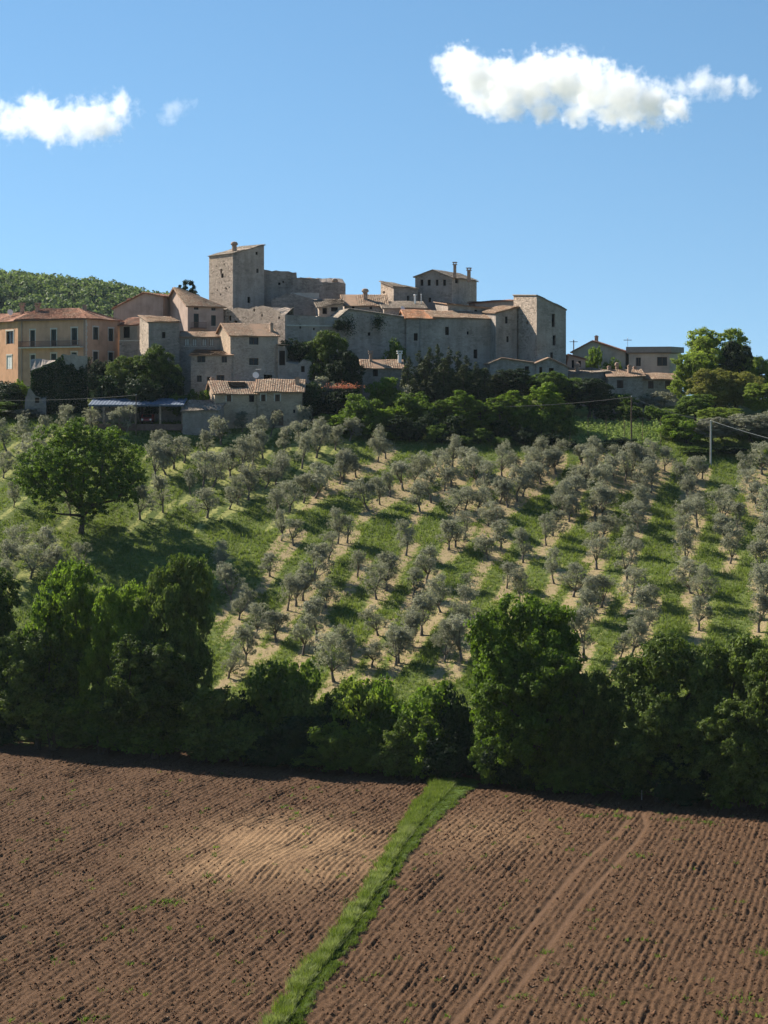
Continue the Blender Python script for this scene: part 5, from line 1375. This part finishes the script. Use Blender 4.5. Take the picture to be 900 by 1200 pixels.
# ------------------------------------------------------------------ village gardens
VG = [ # kind, variant, px, top, width, D, leaf, name, label
 ('bush', 0, 18, 447, 32, 312, 'leaf_dark', 'garden_shrub', 'dark shrub at the foot of the orange house wing'),
 ('bush', 1, 24, 440, 26, 314, 'leaf_bright', 'box_hedge', 'bright clipped box hedge beside the ivy ruin'),
 ('bush', 2, 2, 470, 60, 311, 'leaf_mid', 'garden_shrub', 'green shrub below the sunlit orange wing'),
 ('bush', 3, 0, 446, 66, 316, 'leaf_dark', 'garden_shrub', 'dark hedge below the sunlit orange wing'),
 ('bush', 0, 30, 478, 50, 309, 'leaf_olive', 'garden_shrub', 'grey shrub at the foot of the rubble buttress'),
 ('broad', 0, 122, 424, 40, 318, 'leaf_dark', 'garden_tree', 'leafy tree growing against the orange palazzo'),  # shade on this tree put into its dark leaves
 ('broad', 1, 150, 418, 48, 314, 'leaf_hedge', 'garden_tree', 'rounded tree between ivy ruin and squat stone tower'),
 ('broad', 2, 186, 408, 56, 311, 'leaf_hedge', 'garden_tree', 'tall leafy tree below the squat stone tower'),
 ('bush', 2, 128, 436, 50, 309, 'leaf_dark', 'garden_shrub', 'dark ivy thicket beside the ruin wall'),
 ('bush', 3, 165, 440, 56, 307.5, 'leaf_dark', 'garden_shrub', 'dark thicket behind the zinc roofed shed'),
 ('bush', 0, 205, 430, 34, 310, 'leaf_dark', 'garden_shrub', 'dark shrub under the loggia windows'),
 ('bush', 1, 215, 452, 40, 308, 'leaf_mid', 'garden_shrub', 'low green shrub left below the house wing'),
 ('bush', 2, 240, 455, 30, 309, 'leaf_mid', 'garden_shrub', 'low green shrub behind the farmhouse end wall'),
 ('broad', 3, 383, 388, 52, 318, 'leaf_hedge', 'garden_tree', 'dark leafy tree with sunlit shoulder against the perimeter wall'),
 ('bush', 3, 350, 396, 50, 321, 'leaf_dark', 'wall_creeper', 'dark creeper mass hanging over the wall beside the annex'),
 ('bush', 1, 372, 391, 40, 323, 'leaf_lime', 'wall_creeper', 'sunlit yellow-green creeper on top of the wall'),
 ('broad', 4, 405, 412, 44, 314, 'leaf_dark', 'garden_tree', 'leafy tree beside the low garden house'),
 ('bush', 0, 378, 437, 40, 312, 'leaf_olive', 'garden_shrub', 'greyish garden shrub below the leafy tree'),
 ('bush', 2, 365, 445, 46, 308, 'leaf_dark', 'garden_shrub', 'dark shaded shrub beside the farmhouse chimney'),
 ('bush', 3, 395, 448, 46, 309, 'leaf_dark', 'garden_shrub', 'dark shaded hedge behind the round clipped bush'),
 ('bush', 0, 421, 457, 50, 303, 'leaf_mid', 'round_bush', 'large round clipped green bush in the garden'),
 ('bush', 1, 437, 483, 30, 300, 'leaf_mid', 'round_bush', 'smaller round green bush above the olives'),
 ('bush', 2, 400, 484, 60, 302, 'leaf_bright', 'garden_shrub', 'bright green shrub bank above the olive rows'),
 ('bush', 3, 460, 395, 30, 327, 'leaf_mid', 'wall_shrub', 'shrub sprouting at the foot of the town wall'),
 ('bush', 0, 455, 438, 50, 312, 'leaf_bright', 'garden_shrub', 'bright shrub in front of the garden house'),
 ('bush', 1, 485, 442, 34, 311, 'leaf_olive', 'garden_shrub', 'pale grey shrub beside the cypress clump'),
 ('bush', 2, 470, 458, 60, 307, 'leaf_mid', 'garden_shrub', 'loose green shrub around the short grey pole'),
 ('upright', 0, 470, 487, 30, 299, 'leaf_dark', 'juniper', 'dark rounded evergreen at the top of the grove'),
 ('upright', 1, 480, 500, 26, 298, 'leaf_dark', 'juniper', 'second dark evergreen beside the rounded one'),
 ('bush', 1, 515, 478, 50, 300, 'leaf_dark', 'garden_tree', 'dark tree mass below the cypress clump'),
 ('upright', 0, 540, 458, 36, 303, 'leaf_bright', 'poplar', 'light green poplar in front of the cypress clump'),
 ('upright', 1, 562, 470, 40, 302, 'leaf_bright', 'poplar', 'bushy light green poplar beside the taller poplar'),
 ('upright', 0, 585, 466, 40, 303, 'leaf_mid', 'poplar', 'loose green poplar below the low gabled house'),
 ('bush', 0, 600, 490, 50, 300, 'leaf_dark', 'garden_tree', 'dark shaded tree behind the top olive row'),
 ('bush', 1, 550, 500, 56, 299, 'leaf_dark', 'garden_tree', 'dark undergrowth tree below the poplars'),
 ('upright', 1, 637, 450, 40, 303, 'leaf_bright', 'poplar', 'bright pointed poplar standing before the low gabled house'),
 ('bush', 2, 622, 470, 44, 302, 'leaf_mid', 'garden_tree', 'green tree beside the bright pointed poplar'),
 ('bush', 3, 655, 478, 40, 301, 'leaf_mid', 'garden_tree', 'green tree between pointed poplar and vineyard'),
 ('broad', 4, 600, 433, 60, 316, 'leaf_dark', 'garden_tree', 'dark green tree in front of the low gabled house'),
 ('broad', 5, 640, 437, 56, 316, 'leaf_mid', 'garden_tree', 'rounded green tree below the corner keep'),
 ('broad', 0, 690, 445, 60, 316, 'leaf_dark', 'garden_tree', 'dark rounded tree before the grey roofed house'),
 ('broad', 1, 665, 443, 50, 318, 'leaf_mid', 'garden_tree', 'green tree between keep and grey roofed house'),
 ('bush', 2, 735, 460, 44, 322, 'leaf_mid', 'garden_shrub', 'flat topped hedge below the low annex'),
 ('bush', 3, 768, 458, 50, 325, 'leaf_olive', 'garden_shrub', 'dry brownish creeper below the long low house'),
 ('bush', 0, 715, 462, 40, 321, 'leaf_dark', 'garden_shrub', 'dark hedge piece beside the flat topped hedge'),
 ('bush', 1, 787, 474, 30, 312, 'leaf_mid', 'garden_shrub', 'small round bush at the corner of the vineyard'),
 ('bush', 3, 720, 512, 50, 296, 'leaf_dark', 'garden_shrub', 'low dark bramble under the wooden pole'),
 ('upright', 0, 790, 486, 36, 300, 'leaf_bright', 'fig_tree', 'glossy green fig tree at the end of the vines'),
 ('bush', 1, 808, 488, 50, 298, 'leaf_bright', 'garden_shrub', 'glossy green shrub beside the fig tree'),
 ('broad', 2, 838, 388, 82, 334, 'leaf_lime', 'tall_tree', 'tall airy green tree beside the flat roofed house'),
 ('broad', 3, 815, 415, 60, 328, 'leaf_lime', 'tall_tree', 'leafy tree at the end wall of the long low house'),
 ('broad', 4, 862, 402, 46, 331, 'leaf_dark', 'dark_tree', 'dark evergreen crown rising behind the bright trees'),
 ('broad', 5, 888, 418, 52, 330, 'leaf_lime', 'tall_tree', 'lime green tree at the end of the village'),
 ('broad', 0, 832, 434, 56, 320, 'leaf_yellow', 'tall_tree', 'yellowish flowering tree below the tall airy one'),
 ('broad', 1, 866, 436, 56, 320, 'leaf_yellow', 'tall_tree', 'olive yellow tree beside the yellowish flowering one'),
 ('broad', 2, 895, 450, 50, 316, 'leaf_lime', 'tall_tree', 'bright green tree behind the wire'),
 ('broad', 3, 815, 462, 50, 312, 'leaf_mid', 'garden_tree', 'green tree behind the fig tree'),
 ('broad', 4, 845, 478, 60, 306, 'leaf_lime', 'garden_tree', 'broad green tree behind the concrete post'),
 ('broad', 5, 835, 490, 60, 298, 'leaf_olive', 'grey_thicket', 'grey thicket just behind the concrete post'),
 ('broad', 0, 880, 486, 66, 299, 'leaf_olive', 'grey_thicket', 'grey shaded thicket below the sagging wire'),
 ('broad', 1, 915, 480, 60, 300, 'leaf_olive', 'grey_thicket', 'outer grey thicket along the sagging wire'),
 ('bush', 2, 900, 520, 30, 290, 'leaf_lime', 'garden_shrub', 'lime green shrub at the end of the grove below the wire'),
 ('bush', 3, 820, 522, 50, 294, 'leaf_mid', 'garden_shrub', 'leafy green shrub at the foot of the concrete post'),
 ('bush', 0, 860, 522, 50, 294, 'leaf_dark', 'garden_shrub', 'dark low shrub below the grey thicket'),
 ('bush', 2, 500, 492, 46, 298, 'leaf_dark', 'garden_tree', 'dark tree between the rounded evergreens and the poplars'),
 ('bush', 3, 530, 505, 44, 297, 'leaf_dark', 'garden_tree', 'low dark tree under the tallest poplar'),
 ('bush', 0, 575, 500, 50, 297.5, 'leaf_mid', 'garden_tree', 'mid green tree under the loose poplar'),
 ('bush', 1, 628, 500, 50, 297.5, 'leaf_dark', 'garden_tree', 'dark tree at the foot of the pointed poplar'),
 ('bush', 0, 655, 506, 40, 297, 'leaf_dark', 'garden_tree', 'low dark tree at the corner of the vineyard'),
 ('upright', 1, 520, 470, 30, 304, 'leaf_mid', 'poplar', 'slim green poplar at the edge of the cypress clump'),
 ('upright', 0, 600, 458, 34, 305, 'leaf_bright', 'poplar', 'tall light poplar below the keep flank'),
 ('upright', 1, 612, 468, 30, 304, 'leaf_mid', 'poplar', 'slim poplar next to the tall light one'),
 ('upright', 0, 648, 460, 30, 304, 'leaf_bright', 'poplar', 'shorter bright poplar beside the pointed one'),
 ('bush', 1, 656, 470, 30, 305, 'leaf_hedge', 'garden_tree', 'dull green tree at the upper corner of the vineyard'),
 ('bush', 1, 445, 470, 50, 304, 'leaf_bright', 'garden_shrub', 'bright green shrub beside the round clipped bush'),
 ('bush', 2, 490, 465, 50, 305, 'leaf_bright', 'garden_shrub', 'bright leafy shrub in front of the cypress clump'),
 ('bush', 3, 450, 505, 44, 299, 'leaf_bright', 'garden_shrub', 'light green shrub next to the dark rounded evergreen'),
 ('bush', 0, 706, 473, 34, 311, 'leaf_dark', 'garden_shrub', 'dark ivy mound on the terrace wall of the vineyard'),
 ('bush', 2, 738, 474, 40, 311, 'leaf_hedge', 'garden_shrub', 'dull green hedge along the terrace wall of the vineyard'),
 ('bush', 1, 766, 472, 30, 311, 'leaf_mid', 'garden_shrub', 'round shrub at the end of the terrace wall'),
 ('upright', 0, 219, 329, 30, 352, 'leaf_dark', 'pine_tree', 'dark pine on the skyline beside the castle tower'),
 ('bush', 1, 236, 346, 26, 357, 'leaf_mid', 'garden_shrub', 'shrub on the skyline at the foot of the castle tower'),
 ('bush', 2, 694, 403, 22, 345, 'leaf_bright', 'garden_tree', 'bright small tree in front of the pale gabled house'),
 ('bush', 3, 713, 418, 30, 343, 'leaf_bright', 'garden_shrub', 'bright shrub in the yard of the pale gabled house'),
 ('bush', 0, 396, 374, 18, 328.5, 'leaf_dark', 'wall_creeper', 'creeper hanging from the top of the bulging town wall'),
 ('bush', 1, 505, 425, 40, 316, 'leaf_dark', 'garden_shrub', 'dark shrub at the edge of the cypress clump'),
]
SINK = {}
for (kd, v, px, top, wp, D, mt, nm, lb) in VG:
    X = Wx(px, D); g0 = gz1(X, D); want = Wz(top, D)
    b = None
    if kd == 'bush' and D < 306 and 480 < px < 690:      # thickets are several plants growing into each other
        dp = wp * 0.27; wp *= 0.62
        plant_px(nm, 'lower companion of the ' + lb, 'shrub', kd, (v + 1) % 4, px + dp, top + 5 + rng.uniform(-3, 5), wp * 1.12, D - 0.8, mt if rng.random() < 0.5 else 'leaf_mid')
        px -= dp
    if nm in ('wall_creeper',): b = want - wp / F * D * 0.75
    plant_px(nm, lb, 'tree' if kd != 'bush' else 'shrub', kd, v, px, top, wp * 1.12, D, mt, None, None, b)
CY = [(478, 418, 26), (492, 409, 26), (503, 405, 24), (514, 404, 24), (525, 405, 26), (536, 410, 26), (547, 417, 26), (557, 423, 28), (568, 430, 28), (580, 438, 30), (497, 420, 30), (520, 418, 30), (543, 428, 30), (486, 428, 28), (510, 430, 30), (532, 432, 30), (560, 440, 30)]
for i, (px, top, wp) in enumerate(CY):
    plant_px('cypress_tree', 'dark cypress in the dense clump under the long wall', 'cypress', 'cypress', i % 3, px, top, wp * 0.85, 314 + (i > 9) * -4 + rng.uniform(-1, 1), None, 'cypresses in the clump under the wall')
# creeper and plants on the bare walls
D = 329.2
m_ = np.random.default_rng(4)
for (px, py, s, mt, lb) in ((408, 381, 1.4, 'leaf_dark', 'dark plant clinging to the bulging town wall'), (443, 377, 1.0, 'leaf_dark', 'dark plant hanging under the eave of the wall house')):
    X = Wx(px, D); Z = Wz(py, D); n_ = 700
    p = np.column_stack([m_.normal(0, s * 0.45, n_), m_.uniform(-0.35, 0.1, n_), m_.normal(0, s * 0.6, n_)])
    V, Fc, rd = leaf_quads(m_, p, m_.normal(0, 1, (n_, 3)) + (0, -0.7, 0.3), 0.2, 0.8, m_.random(n_))
    o = link('wall_ivy', mesh_np('wall_ivy', V, Fc, rd, None, M[mt]), None, (X, D + (px - 408) * 0.035, Z)); tag(o, lb, 'plant')
# pink blossom bed beside the garden hedge
p = np.column_stack([m_.normal(0, 1.1, 500), m_.normal(0, 0.4, 500), np.abs(m_.normal(0, 0.35, 500))])
V, Fc, rd = leaf_quads(m_, p, m_.normal(0, 1, (500, 3)) + (0, 0, 0.6), 0.16, 0.9, m_.random(500))
D = 307.5; o = link('flower_bed', mesh_np('flower_bed', V, Fc, rd, None, M['flowers']), None, (Wx(404, D), D, Wz(455, D))); tag(o, 'pink flowering bed above the round clipped bush', 'flowers')

# ---- vineyard
for i in range(9):
    Y0 = 296.6 + i * 1.75; Y1 = Y0 - 2.2; X0 = Wx(668, Y0); X1 = Wx(772, Y0)
    rt = empty('vine_row', (X0, Y0, gz1(X0, Y0)), 'row of pale green vines on stakes in the small vineyard', 'vine row', 'vine rows in the small vineyard')
    n_ = 1500; tt = m_.random(n_); bunch = 0.5 + 0.5 * np.sin(tt * 13 * 6.28 / 1.1 + i)
    px_ = X0 + (X1 - X0) * tt + m_.normal(0, 0.22, n_); py_ = Y0 + (Y1 - Y0) * tt + m_.normal(0, 0.16, n_)
    pz_ = gz(px_, py_) + 0.3 + m_.random(n_) * (0.3 + 0.45 * bunch)
    V, Fc, rd = leaf_quads(m_, np.column_stack([px_, py_, pz_]) - np.array(rt.location), m_.normal(0, 1, (n_, 3)) + (0, 0, 0.5), 0.2, 0.9, m_.random(n_))
    link('foliage', mesh_np('vine_foliage', V, Fc, rd, None, M['leaf_vine']), rt)
    for k_ in range(6):
        q = k_ / 5; x_, y_ = X0 + (X1 - X0) * q, Y0 + (Y1 - Y0) * q; z_ = gz1(x_, y_)
        m = MB(); m.tube([(x_, y_, z_ - 0.2), (x_, y_, z_ + 1.5)], [0.04, 0.035], 5); m.build('stake', M['wood'], rt, rt.location)
# low terrace wall above the vines
D = 312.5; X0, X1 = Wx(695, D), Wx(775, D); m = MB(); z = gz1((X0 + X1) / 2, D)
m.box((X0, D, z - 1.0), (X1 - X0, 0, 0), (0, 0.5, 0), (0, 0, Wz(479, D) - z + 1.0)); o = m.build('terrace_wall', M['stone_dk'], None, (X0, D, z)); o.location = (X0, D, z); tag(o, 'low dark terrace wall above the vineyard', 'wall')

# ------------------------------------------------------------------ far wooded hill
hx = np.linspace(-420, 120, 90); hy = np.linspace(640, 1150, 60)
HX, HY = np.meshgrid(hx, hy)
def far_z(X, Y):
    top = np.interp(X, [-420, -165, -120, -95, -60, -20, 30, 120], [60, 55, 51, 46, 36, 12, -15, -27])
    e = np.exp(-((Y - 880) / 150) ** 2)
    return -27 + (top + 27 + 8 * (fbm(X / 40, Y / 60, 61, 3) - 0.5)) * e
HZ = far_z(HX, HY)
idx = np.arange(HX.size).reshape(HX.shape)
fq = np.stack([idx[:-1, :-1], idx[:-1, 1:], idx[1:, 1:], idx[1:, :-1]], -1).reshape(-1, 4)
k = N('forest floor', 0.95, 0.1); k.color(k.ramp(k.noise(0.1, 4), [(0.3, (0.03, 0.05, 0.02)), (0.7, (0.07, 0.09, 0.035))]))
tag(link('hill', mesh_np('hill', np.stack([HX, HY, HZ], -1).reshape(-1, 3), fq, None, None, k.m, True)), 'distant wooded hill behind the orange houses', None, None, 'structure')
r = np.random.default_rng(99)
nc = 5200
cy_ = r.uniform(700, 900, nc); cx_ = r.uniform(-235, -5, nc)
cz_ = far_z(cx_, cy_); per = 42
R_ = r.uniform(1.3, 2.9, nc)
d = r.normal(0, 1, (nc, per, 3)); d[..., 2] = np.abs(d[..., 2]) * 0.9 - 0.1; d /= np.linalg.norm(d, axis=2, keepdims=True)
C = np.stack([cx_, cy_, cz_ + R_ * 0.9], -1)[:, None] + d * (R_[:, None] * r.uniform(0.75, 1.08, (nc, per)))[..., None] * np.array((1, 1, 1.1))
C = C.reshape(-1, 3); Nn = d.reshape(-1, 3) + r.normal(0, 0.45, (nc * per, 3))
V, Fc, rd = leaf_quads(r, C, Nn, 1.15, 0.85, np.clip(np.repeat(r.random(nc), per) * 0.75 + 0.25 * r.random(nc * per), 0, 1))
tag(link('forest', mesh_np('forest', V, Fc, rd, None, M['leaf_far'])), 'dense far oak wood covering the hill behind the village', 'forest', None, 'stuff')

# ------------------------------------------------------------------ clouds: real volumes of scattering droplets
def cloud(name, label, puffs, D, dens, seed, k_noise=0.9, flat_py=None):
    """puffs: (px, py, radius px) traced round shapes"""
    cx = np.mean([p[0] for p in puffs]); cy = np.mean([p[1] for p in puffs])
    org = np.array((Wx(cx, D), D, Wz(cy, D)))
    r = np.random.default_rng(seed); S = D / F
    sp = [((p[0] - cx) * S, r.uniform(-0.5, 0.5) * p[2] * S, (cy - p[1]) * S * 0.92, p[2] * S * 0.95) for p in puffs]
    mat = bpy.data.materials.new(name + '_vapour'); mat.use_nodes = True; t = mat.node_tree; t.nodes.clear()
    out = t.nodes.new('ShaderNodeOutputMaterial'); vol = t.nodes.new('ShaderNodeVolumePrincipled')
    vol.inputs['Color'].default_value = (0.995, 0.996, 0.998, 1); vol.inputs['Anisotropy'].default_value = 0.25
    t.links.new(vol.outputs[0], out.inputs['Volume'])
    tc = t.nodes.new('ShaderNodeTexCoord')
    def mth(op, a, b, clamp=False):
        x = t.nodes.new('ShaderNodeMath'); x.operation = op; x.use_clamp = clamp
        for i, q in enumerate((a, b)):
            if isinstance(q, (int, float)): x.inputs[i].default_value = q
            else: t.links.new(q, x.inputs[i])
        return x.outputs[0]
    def noise(scale, detail, rough):
        nz = t.nodes.new('ShaderNodeTexNoise'); nz.inputs['Scale'].default_value = 1.0 / (scale * S); nz.inputs['Detail'].default_value = detail; nz.inputs['Roughness'].default_value = rough
        t.links.new(tc.outputs['Object'], nz.inputs['Vector']); return nz
    # billows push the round shapes about
    wn = noise(26, 3, 0.6)
    sb = t.nodes.new('ShaderNodeVectorMath'); sb.operation = 'SUBTRACT'; sb.inputs[1].default_value = (0.5, 0.5, 0.5); t.links.new(wn.outputs['Color'], sb.inputs[0])
    scl = t.nodes.new('ShaderNodeVectorMath'); scl.operation = 'SCALE'; scl.inputs['Scale'].default_value = 40 * S * k_noise; t.links.new(sb.outputs[0], scl.inputs[0])
    ad = t.nodes.new('ShaderNodeVectorMath'); ad.operation = 'ADD'; t.links.new(tc.outputs['Object'], ad.inputs[0]); t.links.new(scl.outputs[0], ad.inputs[1])
    cur = None
    for (x_, y_, z_, r_) in sp:
        dv = t.nodes.new('ShaderNodeVectorMath'); dv.operation = 'DISTANCE'; dv.inputs[1].default_value = (x_, y_, z_)
        t.links.new(ad.outputs[0], dv.inputs[0])
        v = mth('SUBTRACT', 1.0, mth('DIVIDE', dv.outputs['Value'], r_))
        cur = v if cur is None else mth('MAXIMUM', cur, v)
    fine = noise(11, 5, 0.66)
    e = mth('ADD', cur, mth('MULTIPLY', mth('SUBTRACT', fine.outputs['Fac'], 0.58), 1.9))
    e = mth('MULTIPLY', mth('SUBTRACT', e, 0.03), 1.6, True)
    t.links.new(mth('MULTIPLY', e, dens / S), vol.inputs['Density'])
    import bmesh
    bm = bmesh.new()
    for (x_, y_, z_, r_) in sp:
        g_ = bmesh.ops.create_icosphere(bm, subdivisions=3, radius=r_ * 1.25)
        bmesh.ops.translate(bm, verts=g_['verts'], vec=(x_, y_, z_))
    me = bpy.data.meshes.new(name); bm.to_mesh(me); bm.free(); me.materials.append(mat)
    o = link(name, me, None, tuple(org))
    md = o.modifiers.new('skin', 'REMESH'); md.mode = 'VOXEL'; md.voxel_size = 4.0 * S
    return tag(o, label, 'cloud', 'clouds')
cloud('cloud', 'large white cumulus cloud with a flat grey base', [(538, 78, 34), (555, 95, 40), (590, 98, 42), (625, 95, 42), (660, 95, 44), (695, 103, 44), (730, 113, 42), (765, 124, 34), (795, 131, 22), (565, 122, 24), (600, 128, 24), (640, 132, 22), (675, 135, 22), (710, 137, 21), (745, 138, 20), (543, 66, 22), (632, 75, 24), (580, 122, 24)], 6000, 0.085, 3, 0.85)
cloud('cloud', 'small thin cloud beside the large cumulus', [(800, 100, 18), (824, 95, 23), (850, 99, 21), (874, 102, 17)], 6000, 0.04, 5, 0.9)
cloud('cloud', 'ragged white cloud above the wooded hill', [(-15, 138, 38), (12, 142, 28), (42, 134, 34), (60, 146, 32), (88, 140, 34), (118, 142, 34), (142, 128, 26), (120, 152, 22)], 6000, 0.05, 8, 1.05)
cloud('cloud', 'tiny wisp of cloud drifting alone', [(201, 132, 17), (213, 126, 12), (222, 118, 12)], 6000, 0.014, 9, 1.0)

# ------------------------------------------------------------------ the air between here and the far hill
HB_ = MB(); HB_.box((-6500, -700, -60), (13000, 0, 0), (0, 7500, 0), (0, 0, 150))
hm = bpy.data.materials.new('summer haze'); hm.use_nodes = True; ht = hm.node_tree; ht.nodes.clear()
ho = ht.nodes.new('ShaderNodeOutputMaterial'); hv = ht.nodes.new('ShaderNodeVolumePrincipled')
hv.inputs['Color'].default_value = (0.72, 0.84, 1.0, 1); hv.inputs['Density'].default_value = 0.000035; hv.inputs['Anisotropy'].default_value = 0.0
ht.links.new(hv.outputs[0], ho.inputs['Volume'])
tag(HB_.build('haze', hm), 'thin bluish summer haze over the valley', 'haze', None, 'stuff')
